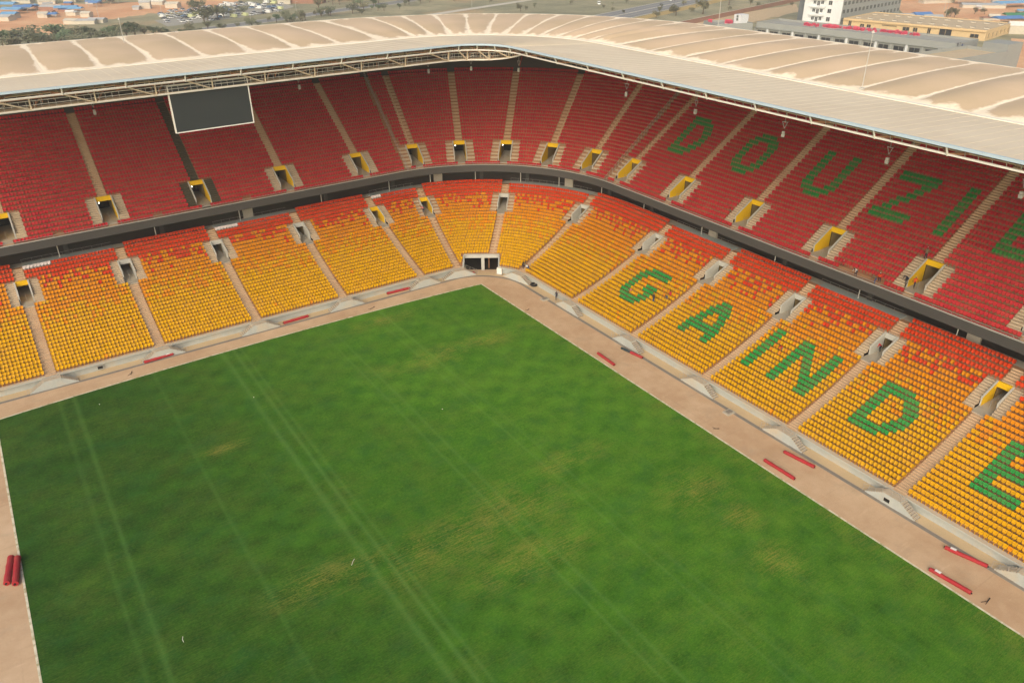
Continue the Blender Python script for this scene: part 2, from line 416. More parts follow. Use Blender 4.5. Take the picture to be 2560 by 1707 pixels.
# fascia, soffit, parapet of the upper tier
mb = MB(); sweep(mb, UMIN, UMAX, [(26.55, 14.0), (26.6, 15.36), (26.85, 15.36), (26.85, 14.0)], M_FASC); child(mb, 'fascia', upp)
mb = MB(); sweep(mb, UMIN, UMAX, [(26.54, 15.363), (26.54, 15.42), (26.9, 15.42), (26.9, 15.363)], M_GREYP); child(mb, 'fascia_capping', upp)
mb = MB(); strip(mb, UMIN, UMAX, 26.85, 14.24, UD, 14.24, M_TERR); strip(mb, UMIN, UMAX, 26.6, 13.96, 32.2, 13.96, M_DARK); child(mb, 'soffit', upp)
dub = UD + UDEP * UN
mb = MB(); strip(mb, UMIN, UMAX, dub, uz(UN), 50.7, uz(UN), M_TERR); child(mb, 'rear_walkway', upp)
mb = MB(); sweep(mb, UMIN, UMAX, [(50.65, -.05), (50.65, 39.85), (50.8, 39.85), (50.8, -.05)], M_BACKW); child(mb, 'rear_wall', upp)
mb = MB(); rail(mb, UMIN, UMAX, 26.72, 15.75, .03, M_STEEL)
u = UMIN
while u < UMAX:
    mb.tube(pos(u, 26.72, 15.42), pos(u, 26.72, 15.75), .025, M_STEEL, 4); u = ustep(u, 2.55, 26.7)
child(mb, 'parapet_railing', upp)

# aisle steps: a half step on every row, one part per aisle
M_AISLED = basic('dark dirty aisle', lin(78, 74, 56), .92, .2, .8, 5)
def aisle_steps(aisles, rows, D0, DEP, zf, hw, parent, dy=0):
    for i, a in enumerate(aisles):
        mb = MB(); n, rz = frame(a); MA = M_AISLED if parent is upp and abs(a - uL(39.6)) < 1e-6 else M_AISLE
        for k in rows:
            d = D0 + DEP * k; z0, z1 = zf(k), zf(k + 1); o = Vector(pos(a, d, 0)); 
            t = Vector((-n.y, n.x, 0)) if False else Vector((math.cos(rz), math.sin(rz), 0))
            y0 = -DEP * .52; zt = (z0 + z1) / 2
            A = [o + t * sx * hw + n * yy for sx, yy in ((-1, y0), (1, y0), (1, 0), (-1, 0))]
            mb.hexa([(p.x, p.y, z0 - .02) for p in A] + [(p.x, p.y, zt) for p in A], MA, skip=(0,))
            B = [o + t * sx * hw + n * yy for sx, yy in ((-1, -DEP), (1, -DEP), (1, y0), (-1, y0))]
            mb.face([(p.x, p.y, z0 + .006) for p in B], MA)
            C_ = [o + t * sx * hw - n * .004 for sx in (-1, 1)]; mb.quad((C_[0].x, C_[0].y, zt), (C_[1].x, C_[1].y, zt), (C_[1].x, C_[1].y, z1 + .006), (C_[0].x, C_[0].y, z1 + .006), MA)
        if mb.f: child(mb, 'aisle_steps', parent)
aisle_steps([a for a in LOW_A if abs(a - uC(42)) > 1e-6], range(1, LV[0]), LD, LDEP, lz, .74, low)
aisle_steps([uC(42)], range(5, LV[0]), LD, LDEP, lz, .74, low)
aisle_steps(LOW_A, range(LV[1] + 1, LN), LD, LDEP, lz, .74, low)
aisle_steps(UP_A, range(1, UV[0]), UD, UDEP, uz, .72, upp)
aisle_steps(UP_A, range(UV[1] + 1, UN), UD, UDEP, uz, .72, upp)

# vomitories: floor, two parapet walls, lintel and a dark passage behind
M_SURR = basic('pale surround concrete', lin(186, 168, 140), .92, .12, .6, 4, stain=(lin(150, 130, 104), .4, .5, .75, .4))
M_PASS = basic('passage wall', lin(150, 130, 88), .85, .1)
def vom_meshes(L, rise, inner, steps, dep, zrel, W1, yw, CUT, M_SURR):
    """W1 outer half width, walls run from yw to L"""
    out = {}; W0 = W1 - .18
    mb = MB(); mb.box(-W0, W0, -.02, L + 4.5, -.12, .012, M_CONC); mb.box(-W1 - .02, -W0, -.02, yw, -.12, .012, M_CONC); mb.box(W0, W1 + .02, -.02, yw, -.12, .012, M_CONC); out['floor'] = mb.mesh('vomitory_floor')
    for s in (-1, 1):
        mb = MB(); x0, x1 = (W0, W1) if s > 0 else (-W1, -W0); zf0 = rise * yw / L + .32
        P = [(x0, yw, -.6), (x1, yw, -.6), (x1, L, -.6), (x0, L, -.6), (x0, yw, zf0), (x1, yw, zf0), (x1, L, rise + .14), (x0, L, rise + .14)]
        ms = [M_GREYP, M_GREYP, M_GREYP, inner if s < 0 else M_CONC, M_GREYP, inner if s > 0 else M_CONC]
        mb.hexa(P, ms); out['wall%d' % s] = mb.mesh('vomitory_wall')
        mb = MB()
        mb.hexa([(x0 - .02, yw - .03, zf0 - .02), (x1 + .02, yw - .03, zf0 - .02), (x1 + .02, L, rise + .13), (x0 - .02, L, rise + .13), (x0 - .02, yw - .03, zf0 + .05), (x1 + .02, yw - .03, zf0 + .05), (x1 + .02, L, rise + .2), (x0 - .02, L, rise + .2)], M_GREYP)
        out['cap%d' % s] = mb.mesh('wall_capping')
        mb = MB(); x0, x1 = (W1 + .02, CUT) if s > 0 else (-CUT, -W1 - .02)   # side steps
        for j in range(steps):
            y = j * dep; zm = (zrel[j] + zrel[j + 1]) / 2
            mb.box(x0, x1, y + .004, y + dep * .5, zrel[j] - .02, zrel[j] + .008, M_SURR, skip=(0,)); mb.box(x0, x1, y + dep * .5, y + dep - .003, zrel[j] - .02, zm, M_SURR, skip=(0,))
            mb.quad((x0, y + dep - .006, zm), (x1, y + dep - .006, zm), (x1, y + dep - .006, zrel[j + 1]), (x0, y + dep - .006, zrel[j + 1]), M_SURR)
        out['steps%d' % s] = mb.mesh('side_steps')
    mb = MB(); mb.box(-W0, W0, L - .1, L + .15, rise - .6, rise + .18, [inner] * 6); out['lintel'] = mb.mesh('lintel')
    mb = MB(); mb.box(-CUT, CUT, L + .16, L + .16 + dep * .6, rise + .008, rise + .022, M_SURR); out['head'] = mb.mesh('head_slab')
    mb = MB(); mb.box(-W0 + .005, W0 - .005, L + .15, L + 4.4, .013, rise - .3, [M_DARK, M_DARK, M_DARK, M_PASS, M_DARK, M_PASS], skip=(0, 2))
    out['passage'] = mb.mesh('passage')
    mb = MB(); ym = yw + .5; mb.tube((0, ym, .9), (0, ym + 1.8, .9), .025, M_STEEL, 4)
    for yy in (ym, ym + 1.8): mb.tube((0, yy, 0), (0, yy, .9), .025, M_STEEL, 4)
    out['rail'] = mb.mesh('handrail')
    return out
def place_voms(aisles, vr, D0, DEP, zf, parent, inner_of, lamps=()):
    k0, k1 = vr; L = DEP * (k1 - k0 + 1); z0 = zf(k0) - .02; rise = zf(k1 + 1) - z0
    cache = {}
    for i, a in enumerate(aisles):
        mat = inner_of(i); sur = M_AISLED if parent is upp and i == 3 else M_SURR; mat_key = (mat, sur)
        if mat_key not in cache: cache[mat_key] = vom_meshes(L, rise, mat, k1 - k0 + 1, DEP, [zf(k0 + j) - z0 for j in range(k1 - k0 + 2)], *((VWL, 1.85, CUTL) if parent is low else (VWU, 1.15, CUTU)), sur)
        ms = cache[mat_key]; n, rz = frame(a); P = pos(a, D0 + DEP * (k0 - 1), z0)
        v = empty('vomitory', P, rz); v.parent = parent; v.matrix_parent_inverse = Matrix.Translation(-Vector(parent.location))
        for key, nm in (('floor', 'floor_slab'), ('wall-1', 'side_wall'), ('wall1', 'side_wall'), ('cap-1', 'wall_capping'), ('cap1', 'wall_capping'), ('steps-1', 'side_steps'), ('steps1', 'side_steps'), ('lintel', 'lintel'), ('head', 'head_slab'), ('passage', 'passage'), ('rail', 'handrail')):
            inst(nm, ms[key], v)
        if i in lamps:
            mb = MB(); mb.tube((-.8, L - .2, rise - .75), (-.8, L - .13, rise - .75), .1, M_LAMP, 10, caps=True); o = mb.build('bulkhead_lamp', v)
def emis(name, col, s):
    m = bpy.data.materials.new(name); m.use_nodes = True; b = m.node_tree.nodes['Principled BSDF']
    b.inputs['Emission Color'].default_value = col; b.inputs['Emission Strength'].default_value = s; b.inputs['Base Color'].default_value = (.8, .8, .8, 1); return m
M_LAMP = emis('lamp glow', (1, .93, .8, 1), 6)
place_voms(LOW_A, LV, LD, LDEP, lz, low, lambda i: M_YEL if i in (1, 5, 6, 13) else M_GREYP)
place_voms(UP_A, UV, UD, UDEP, uz, upp, lambda i: M_YEL, lamps=(2, 3, 7, 8))

# corner gate
n, rz = frame(PORTAL_U)
gate = empty('corner_gate', pos(PORTAL_U, 7.6, 0), rz, 'double concrete gateway under the yellow seats in the corner of the stand', 'gateway')
zt = lz(5); y1 = 3.45; fl = -1.0                # lintel stands at the front of row 5, the floor steps down to it
mb = MB(); mb.box(-PORTAL_W - .2, PORTAL_W + .2, y1 - .3, y1 + .25, zt - .55, zt + .12, M_GREYP); mb.build('lintel', gate)
for s in (-1, 1):
    mb = MB(); x0, x1 = (PORTAL_W - .02, PORTAL_W + .25) if s > 0 else (-PORTAL_W - .25, -PORTAL_W + .02)
    mb.hexa([(x0, -.3, fl), (x1, -.3, fl), (x1, y1 - .3, fl), (x0, y1 - .3, fl), (x0, -.3, 1.5), (x1, -.3, 1.5), (x1, y1 - .3, zt + .1), (x0, y1 - .3, zt + .1)], M_WALLC); mb.build('side_wall', gate)
mb = MB(); mb.box(-.05, .55, y1 - .35, y1 + .6, fl, zt - .55, M_GREYP); mb.build('pillar', gate)
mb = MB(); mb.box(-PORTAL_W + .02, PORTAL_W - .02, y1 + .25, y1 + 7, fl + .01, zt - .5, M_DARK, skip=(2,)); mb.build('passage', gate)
for k in range(5):
    mb = MB(); mb.box(-PORTAL_W + .02, PORTAL_W - .02, -.3 + .62 * k, -.3 + .62 * (k + 1) + (0 if k < 4 else .7), fl - .3, -.02 - .2 * k, M_AISLE); mb.build('step', gate)
mb = MB()
mb.tube((1.4, y1 + 1.2, fl), (1.4, y1 + 1.2, zt - .5), .09, M_RUST, 6)
mb.build('post', gate)

# double stairs from the track up to each aisle
def front_stairs():
    ms = {}; H = 1.35; NS = 8; run = .29; rise = H / NS
    mb = MB(); mb.box(-1.15, 1.15, -1.15, -.02, 0, H - .01, [M_CONC, M_LEDGE, M_WALLC, M_WALLC, M_WALLC, M_WALLC]); ms['landing'] = mb.mesh('landing')
    for s in (-1, 1):
        mb = MB()
        for j in range(NS):
            z = H - rise * (j + 1)
            if z < .02: continue
            x0 = s * (1.15 + run * j); x1 = s * (1.15 + run * (j + 1)); a, b = min(x0, x1), max(x0, x1)
            mb.box(a, b, -1.12, -.02, 0, z, [M_CONC, M_LEDGE, M_WALLC, M_DRAIN, M_WALLC, M_DRAIN])
        ms['flight%d' % s] = mb.mesh('flight')
    mb = MB()
    for s in (-1, 1):
        x2 = s * (1.15 + run * NS)
        for y in (-1.12,):
            mb.tube((s * 1.15, y, H + .95), (x2, y, .95), .022, M_STEEL, 4); mb.tube((s * 1.15, y, H + .5), (x2, y, .5), .015, M_STEEL, 4)
            for f in (0, .35, .7, 1): mb.tube((s * 1.15 + (x2 - s * 1.15) * f, y, H * (1 - f)), (s * 1.15 + (x2 - s * 1.15) * f, y, H * (1 - f) + .95), .02, M_STEEL, 4)
    mb.tube((-1.15, -1.12, H + .95), (1.15, -1.12, H + .95), .022, M_STEEL, 4); mb.tube((-1.15, -1.12, H + .5), (1.15, -1.12, H + .5), .015, M_STEEL, 4)
    mb.tube((0, -1.12, H), (0, -1.12, H + .95), .02, M_STEEL, 4)
    ms['rail'] = mb.mesh('railing'); return ms
FS = front_stairs()
for i, a in enumerate(LOW_A):
    if abs(a - uC(42)) < 1e-6: continue
    n, rz = frame(a); v = empty('front_stairs', pos(a, 7.5, 0), rz); v.parent = low; v.matrix_parent_inverse = Matrix.Translation(-Vector(low.location))
    for key, nm in (('landing', 'landing'), ('flight-1', 'flight'), ('flight1', 'flight'), ('rail', 'railing')): inst(nm, FS[key], v)
# small dark hatches in the wall
for (sx, sy, big) in ((2217, 1250, 0), (248, 912, 0), (1557, 852, 0)):
    P = ground(sx, sy, .6); u = uR(P.y) if sx > 1250 else uL(P.x); n, rz = frame(u)
    mb = MB(); mb.box(-.42, .42, -.035, .02, -.28, .28, M_GREYP); mb.box(-.36, .36, -.05, -.036, -.23, .23, M_BLACK)
    o = mb.build('wall_hatch'); dd = 6.33 if sx in (2217,) else 7.68
    o.location = pos(u, dd, .62); o.rotation_euler[2] = rz; child(o, 'wall_hatch', low)

# platforms where the back row is missing, with a railing
PLAT = [(1, 2), (3, 4), (5, 6), (7, 8), (9, 10), (11, 12), (13, 14)]
for a, b in PLAT:
    ua, ub = LOW_A[a], LOW_A[b]; d0 = LD + LDEP * (LN - 1)
    u0, u1 = ustep(ua, .9, d0), ustep(ub, -.9, d0)
    mb = MB(); sweep(mb, u0, u1, [(d0 - .02, lz(LN) - .3), (d0 - .02, lz(LN) + .12), (dtop + 1.2, lz(LN) + .12), (dtop + 1.2, lz(LN) - .3)], M_PLAT); child(mb, 'platform', low)
    mb = MB(); zb = lz(LN) + .12
    for hz in (.5, 1.0): rail(mb, u0, u1, d0 + .9, zb + hz, .016, M_STEEL)
    u = u0
    while u < u1:
        mb.tube(pos(u, d0 + .9, zb), pos(u, d0 + .9, zb + 1.0), .016, M_STEEL, 4); u = ustep(u, 1.5, d0)
    child(mb, 'platform_railing', low)

# ------------------------------------------------------------------ seats
def seat_template():
    prof = [(.45, .36), (.43, .42), (.49, .64), (.57, .61), (.62, .83), (.68, .82), (.63, .42), (.56, .33)]
    v = []; f = []
    for j, x in enumerate((-1, 0, 1)):
        for i, (y, z) in enumerate(prof):
            dip = .045 if j == 1 else 0
            v.append((x * (.15, .19, .236, .24, .243, .243, .2, .14)[i], y + (dip * .7 if i in (2, 3, 4, 5) else -dip * .4 if i in (0, 1) else 0), z))
    n = len(prof)
    for j in (0, 1):
        for i in range(n):
            a = j * n + i; b = j * n + (i + 1) % n; f.append((a, b, b + n, a + n))
    f.append(tuple(range(n))); f.append(tuple(reversed(range(2 * n, 3 * n))))
    b0 = len(v); v += [(-.03, .4, 0), (.03, .4, 0), (.03, .46, 0), (-.03, .46, 0), (-.03, .4, .36), (.03, .4, .36), (.03, .46, .36), (-.03, .46, .36)]
    for q in ((0, 1, 5, 4), (1, 2, 6, 5), (2, 3, 7, 6), (3, 0, 4, 7)): f.append(tuple(b0 + i for i in q))
    return np.array(v), f
SV, SF = seat_template()
SEAT_ME = {}
def seat_mesh(c):
    if c not in SEAT_ME:
        me = bpy.data.meshes.new(c + ' seat'); me.from_pydata([tuple(p) for p in SV], [], SF); me.materials.append(SEATM[c]); me.update(); SEAT_ME[c] = me
    return SEAT_ME[c]
LET = {
 'D': ["########....", "##########..", "###....####.", "###.....####", "###......###", "###......###", "###.....####", "###....####.", "##########..", "########...."],
 'O': ["...######...", ".##########.", "####....####", "###......###", "###......###", "###......###", "###......###", "####....####", ".##########.", "...######..."],
 'U': ["###......###"] * 7 + ["####....####", ".##########.", "...######..."],
 'Z': ["############", "############", "........###.", ".......###..", "......###...", "....####....", "...###......", "..###.......", "############", "###########."],
 'I': ["###"] * 10,
 'E': ["##########", "##########", "###.......", "###.......", "##########", "##########", "###.......", "###.......", "##########", "##########"],
 'G': ["...#########", ".###########", "####........", "###.........", "###....#####", "###....#####", "###......###", "####....####", ".##########.", "...#######.."],
 'A': ["....####....", "...######...", "..########..", "..###..###..", ".###....###.", ".###....###.", "############", "############", "###......###", "###......###"],
 'N': ["####......###", "#####.....###", "######....###", "###.###...###", "###..###..###", "###...###.###", "###....######", "###.....#####", "###......####", "###......####"]}
LOWLET = {9: [('G', 7)], 10: [('A', 7)], 11: [('I', 2), ('N', 11)], 12: [('D', 7)], 13: [('E', 8)]}
UPLET = {11: [('D', 7)], 12: [('O', 7)], 13: [('U', 6)], 14: [('Z', 2), ('I', 22)], 15: [('E', 8)]}
def letter_at(tab, base, blk, k, col):
    for ch, c0 in tab.get(blk, ()):
        r = base + 9 - k
        if 0 <= r < 10 and 0 <= col - c0 < len(LET[ch][0]) and LET[ch][r][col - c0] == '#': return ch
    return None
seats = []                                       # (colour, x, y, z, rz, tier, block, row, letter)
def low_colour(k):
    r = random.random()
    if k <= 11: return 'yellow' if r < .995 else 'amber'
    if k <= 16: return 'yellow' if r < 1 - .12 * (k - 11) else 'amber'
    if k <= 19: return 'yellow' if r < .28 - .08 * (k - 16) else 'amber'
    if k <= 21: return 'amber' if r < .99 - .05 * (k - 19) else 'orange'
    if k <= 24: return 'amber' if r < .82 - .16 * (k - 21) else 'orange'
    return 'orange'
def fill(tier, N, D0, DEP, zf, aisles, vr, ha, tab, base):
    for b in range(len(aisles) - 1):
        plat = tier == 'low' and any(p[0] == b for p in PLAT)
        for k in range(1, N + 1):
            if plat and k == N: continue
            d = D0 + DEP * (k - 1); dm = d + .35
            if tier == 'up' and k == 1: pass
            ua, ub = ustep(aisles[b], ha, dm), ustep(aisles[b + 1], -ha, dm)
            ln = slen(ua, ub, dm); n = int(ln / .5)
            sp = ln / n
            for j in range(n):
                s = (j + .5) * sp; u = ustep(ua, s, dm)
                if vr[0] <= k <= vr[1] and (s < (CUTL if tier == 'low' else CUTU) - ha or s > ln - ((CUTL if tier == 'low' else CUTU) - ha)): continue
                if tier == 'low' and k <= 4 and abs(slen(PORTAL_U, u, dm)) < PORTAL_W + .4: continue
                if tier == 'up' and k <= 2 and b in (1, 2, 3) and abs(s / ln - .45) * ln < .75: continue
                if (b, k) == (14, 0): continue
                ch = letter_at(tab, base, b, k, j)
                if ch: c = 'green'
                elif tier == 'up': c = 'red'
                else:
                    c = low_colour(k)
                    if k == N - 1 and plat and ((b in (1, 3) and j < 8) or (b == 5 and j < 4)): c = 'white'
                n_, rz = frame(u); P = pos(u, d, zf(k)); seats.append((c, P[0], P[1], P[2], rz, tier, b, k, ch))
fill('low', LN, LD, LDEP, lz, LOW_A, LV, .76, LOWLET, 7)
fill('up', UN, UD, UDEP, uz, UP_A, UV, .74, UPLET, 13)
# the workers' gap in the front rows of the upper stand: loose seats removed beside the vomitory
def gap(s): return s[5] == 'up' and s[6] == 14 and s[7] <= 2 and ground_gap(s)
def ground_gap(s): return 52.5 < s[2] < 59.5
seats = [s for s in seats if not gap(s)]
FENCE = [uC(5.6), uC(83)]
def off_fence(s):
    for f in FENCE:
        P = pos(f, UD + UDEP * (s[7] - 1)); 
        if s[5] == 'up' and (P[0] - s[1]) ** 2 + (P[1] - s[2]) ** 2 < .62 ** 2: return False
    return True
seats = [s for s in seats if off_fence(s)]
for f in FENCE:
    mb = MB(); n_, rz = frame(f); prev = None
    for k in range(1, UN + 1):
        P = Vector(pos(f, UD + UDEP * (k - .3), uz(k))); mb.tube(P, P + Vector((0, 0, 1.25)), .03, M_STEEL, 4)
        if prev:
            for h in (.5, 1.22): mb.tube(prev + Vector((0, 0, h)), P + Vector((0, 0, h)), .02, M_STEEL, 4)
        prev = P
    child(mb, 'block_fence', upp)
def inview(x, y, z):
    q = proj((x, y, z + .5)); return q is not None and -20 < q[0] < 2580 and -20 < q[1] < 1727
single = {}; rest = {}
near = sorted([(Vector((s[1], s[2], s[3])) - CAM).length for s in seats if s[0] == 'red' and s[6] == 15 and inview(*s[1:4])])
for s in seats:
    c, x, y, z, rz, tier, b, k, ch = s
    one = None
    if tier == 'low' and ch and ch in 'INDE': one = ('green plastic seat forming the letter %s in the yellow lower stand' % ch, 'green seats spelling the lower word')
    elif tier == 'low' and b == 13 and inview(x, y, z) and c in ('yellow', 'amber', 'orange'):
        nm = {'yellow': 'bright yellow', 'amber': 'amber orange', 'orange': 'reddish orange'}[c]
        one = ('%s plastic seat in the lower block around the green letter E' % nm, '%s seats of the letter E block' % nm)
    elif c == 'white': one = ('seat in pale wrapping at the back of the lower stand', 'wrapped pale seats')
    elif c == 'red' and b == 15 and k <= 12 and inview(x, y, z): one = ('red plastic seat low in the upper block above the lower letter D', 'red seats above the letter D block')
    if one: single.setdefault((c,) + one, []).append(s)
    else: rest.setdefault(c, []).append(s)
for (c, lab, grp), L in single.items():
    L.sort(key=lambda s: (Vector((s[1], s[2], s[3])) - CAM).length)
    for s in L[320:]: rest.setdefault(c, []).append(s)
    for s in L[:320]:
        o = bpy.data.objects.new({'yellow': 'yellow_seat', 'amber': 'amber_seat', 'orange': 'orange_seat', 'green': 'green_seat', 'red': 'red_seat', 'white': 'wrapped_seat'}[c], seat_mesh(c)); COL.objects.link(o)
        o.location = s[1:4]; o.rotation_euler[2] = s[4]; tag(o, lab, 'seat', grp)
for c, L in rest.items():
    A = np.array([s[1:5] for s in L]); n = len(L); nv = len(SV)
    co, si = np.cos(A[:, 3])[:, None], np.sin(A[:, 3])[:, None]
    jit = 1 + rng.normal(0, .012, (n, 1))
    A[:, 0:2] += rng.normal(0, .012, (n, 2)); yw = rng.normal(0, .035, (n, 1)); co, si = np.cos(A[:, 3:4] + yw), np.sin(A[:, 3:4] + yw)
    X = SV[None, :, 0] * co - SV[None, :, 1] * si + A[:, 0:1]; Y = SV[None, :, 0] * si + SV[None, :, 1] * co + A[:, 1:2]; Z = SV[None, :, 2] * jit + A[:, 2:3]
    V = np.stack([X, Y, Z], -1).reshape(-1, 3)
    tot = np.array([len(f) for f in SF]); loops = np.concatenate([np.array(f) for f in SF])
    me = bpy.data.meshes.new(c + '_seats'); me.vertices.add(n * nv); me.vertices.foreach_set('co', V.ravel())
    LI = (loops[None, :] + (np.arange(n) * nv)[:, None]).ravel(); me.loops.add(len(LI)); me.loops.foreach_set('vertex_index', LI)
    T = np.tile(tot, n); st = np.concatenate([[0], np.cumsum(T)[:-1]]); me.polygons.add(len(T)); me.polygons.foreach_set('loop_start', st); me.polygons.foreach_set('loop_total', T)
    me.materials.append(SEATM[c]); at = me.attributes.new('var', 'FLOAT', 'FACE'); at.data.foreach_set('value', np.repeat(rng.random(n), len(tot)).astype(np.float32))
    me.update(calc_edges=True); me.validate()
    o = bpy.data.objects.new(c + '_seating', me); COL.objects.link(o)
    tag(o, {'yellow': 'rows of yellow seats filling the front of the lower stand', 'amber': 'rows of amber orange seats halfway up the lower stand', 'orange': 'rows of reddish orange seats at the back of the lower stand',
            'red': 'rows of crimson seats filling the upper stand', 'green': 'green seats spelling the remaining letters in red and yellow stands', 'white': 'pale wrapped seats'}[c], 'seats', None, 'stuff')
print('SEATS', len(seats), {k[0] + k[1][-12:]: len(v) for k, v in single.items()}, {k: len(v) for k, v in rest.items()})

# ------------------------------------------------------------------ roof
roof = empty('stadium_roof', (KX - 20, KY, 40), 0, 'cream stadium roof ring with dusty tan membrane bulges above the upper stand', 'roof')
MODS = [uL(59.1 + 7.55 * k) for k in (4, 3, 2, 1, 0, -1, -2, -3, -4, -5, -6, -7)] + [uC(7.9 + 7.3 * k) for k in range(12)] + [uR(60.8 + 7.55 * k) for k in range(-7, 8)]
D1 = 21.6
def dout(u):
    f = min(1, max(0, (abs(u) - .6) / .7)); f = f * f * (3 - 2 * f); return 49.9 + 1.7 * f
def sheet_z(d): return 41.66 - (d - 4.3) / (D1 - 4.3) * 1.0
def membrane_mat():
    t = NT('dusty roof membrane'); a = t.attr('dust')
    n1 = t.noise(.35, 5, .65); n2 = t.noise(.1, 3, .5); n3 = t.noise(1.6, 4, .7)
    k = t.math('ADD', a, t.math('MULTIPLY', t.math('SUBTRACT', n1, .5), 1.3)); k = t.math('ADD', k, t.math('MULTIPLY', t.math('SUBTRACT', n3, .5), .8))
    dust = t.mix(t.ramp(n2, .35, .65), lin(210, 184, 150), lin(199, 175, 139))
    dust = t.mix(t.ramp(n3, .5, .8, 0, .25), dust, lin(226, 196, 160))
    col = t.mix(t.ramp(k, .28, .62), lin(246, 229, 198), dust)
    return t.out(col, .7, .2)
M_MEMB = membrane_mat()
M_SEAM = basic('roof seam', lin(222, 210, 186), .7, .05)
M_DECK = basic('pale roof deck', lin(186, 182, 172), .8, .06)
M_UNDER = basic('roof underside', lin(170, 154, 124), .85, .1)
sv = [0, .02, .05, .09, .14, .22, .32, .44, .56, .68, .78, .86, .92, .96, 1]
for i in range(len(MODS) - 1):
    ua, ub = MODS[i], MODS[i + 1]
    mb = MB(); us = [ua + (ub - ua) * k / 4 for k in range(5)]
    for p, q in zip(us[:-1], us[1:]):
        for da, db in ((4.35, 13), (13, D1)): mb.quad(pos(p, da, sheet_z(da)), pos(q, da, sheet_z(da)), pos(q, db, sheet_z(db)), pos(p, db, sheet_z(db)), M_CREAM)
    for k in range(5):
        u = ua + (ub - ua) * (k + .5) / 5; a, b = Vector(pos(u, 4.4, sheet_z(4.4) + .02)), Vector(pos(u, D1, sheet_z(D1) + .02)); mb.tube(a, b, .014, M_SEAM, 4)
    child(mb, 'roof_sheet', roof)
    NU = 14; H = (.22 if ua < -.6 else .55 if ua > .8 else .22 + .33 * (ua + .6) / 1.4) * (1 + .18 * math.sin(i * 2.3)); mb = MB(); dust = []; rr = random.Random(i)
    ph = rr.random() * 6; wv = [.5 + .9 * rr.random() for _ in range(4)]
    for v in sv:
        for k in range(NU + 1):
            f = k / NU; u = ua + (ub - ua) * f; d = D1 + .9 + (dout(u) - D1 - .9) * v
            base = 40.62 + .55 * v + .3 * math.sin(math.pi * v)
            sf = 1 - (1 - min(v / .16, 1)) ** 2; sg = 1 - min(1, max(0, (v - .5) / .4)) ** 2 * (3 - 2 * min(1, max(0, (v - .5) / .4)))
            hump = H * math.sin(math.pi * f) ** 1.15 * sf * sg
            mb.v.append(pos(u, d, base + hump))
            wdt = slen(ua, ub, d); e = min(f, 1 - f) * wdt
            oe = (1 - v) * 30; ie = v * 30
            edge_w = .9 + 5.5 * (1 - 2 * min(f, 1 - f)) ** 3 * wv[0] + (2.2 * wv[1] if abs(f - .5 + .2 * math.sin(ph)) < .08 else 0)
            vw = max(.15, (.55 if ua < 0 else .25) + 1.6 * (v - .55) ** 2 * 2 + .25 * math.sin(v * 9 + ph + k * .4)); dust.append(min(e / vw, ie / (2.4 + .7 * math.sin(k * .9 + ph)), oe / edge_w, 1.0))
    k0 = mb.mi(M_MEMB)
    for a in range(len(sv) - 1):
        for k in range(NU):
            q = a * (NU + 1) + k; mb.f.append((q, q + 1, q + NU + 2, q + NU + 1)); mb.m.append(k0)
    o = mb.build('membrane_panel', None, True); at = o.data.attributes.new('dust', 'FLOAT', 'POINT'); at.data.foreach_set('value', dust)
    child(o, 'membrane_panel', roof)
RU0, RU1 = MODS[0], MODS[-1]
mb = MB(); sweep(mb, RU0, RU1, [(D1, 40.5), (D1, 40.72), (D1 + .95, 40.7), (D1 + .95, 40.5)], M_GUT, step=1 / 24); child(mb, 'gutter', roof)
mb = MB(); sweep(mb, RU0, RU1, [(4.1, 41.42), (4.1, 41.69), (4.38, 41.69), (4.38, 41.42)], M_BLUEW, step=1 / 24); child(mb, 'edge_beam', roof)
mb = MB(); strip(mb, RU0, RU1, 4.38, 41.3, 10.2, 41.0, M_UNDER); strip(mb, RU0, RU1, 10.2, 41.0, 10.2, 39.95, M_UNDER); strip(mb, RU0, RU1, 10.2, 39.95, 50.7, 40.0, M_DECK); child(mb, 'soffit', roof)
mb = MB()
us = usamples(RU0, RU1, 1 / 24)
for a, b in zip(us[:-1], us[1:]): mb.quad(pos(a, dout(a) + .02, 41.17), pos(b, dout(b) + .02, 41.17), pos(b, dout(b) - .3, 39.4), pos(a, dout(a) - .3, 39.4), M_GUT)
child(mb, 'outer_fascia', roof)
mb = MB(); rail(mb, RU0, RU1, 4.87, 40.62, .13, M_WHITE, 1 / 24); child(mb, 'lower_chord', roof)
mb = MB(); rail(mb, RU0, RU1, 9.3, 40.45, .14, M_STEEL, 1 / 24); child(mb, 'back_chord', roof)
mb = MB(); rail(mb, RU0, RU1, 6.2, 40.72, .05, M_CREAM, 1 / 24); child(mb, 'walkway_rail', roof)
TRM = [u for i, u in enumerate(MODS) if abs(u) > 1 or (i - 12) % 3 == 1]
for i, u in enumerate(TRM):
    mb = MB(); mb.tube(pos(u, 4.87, 40.5), pos(u, 4.3, 41.5), .1, M_WHITE, 6); mb.tube(pos(u, 4.87, 40.62), pos(u, 9.3, 40.45), .08, M_STEEL, 5); child(mb, 'truss_post', roof)
    if i < len(TRM) - 1:
        um = (u + TRM[i + 1]) / 2; u2 = TRM[i + 1]
        mb = MB(); mb.tube(pos(u, 4.87, 40.62), pos(um, 9.3, 41.0), .13, M_RUST, 6); child(mb, 'truss_brace', roof)
        mb = MB(); mb.tube(pos(u2, 4.87, 40.62), pos(um, 9.3, 41.0), .13, M_RUST, 6); child(mb, 'truss_brace', roof)
        mb = MB()
        for k in range(1, 6):
            uu = u + (u2 - u) * k / 6; mb.tube(pos(uu, 5.6, 40.45), pos(uu, 5.3, 41.3), .035, M_GREYP, 4)
        tag(child(mb, 'balusters', roof), kind='stuff')
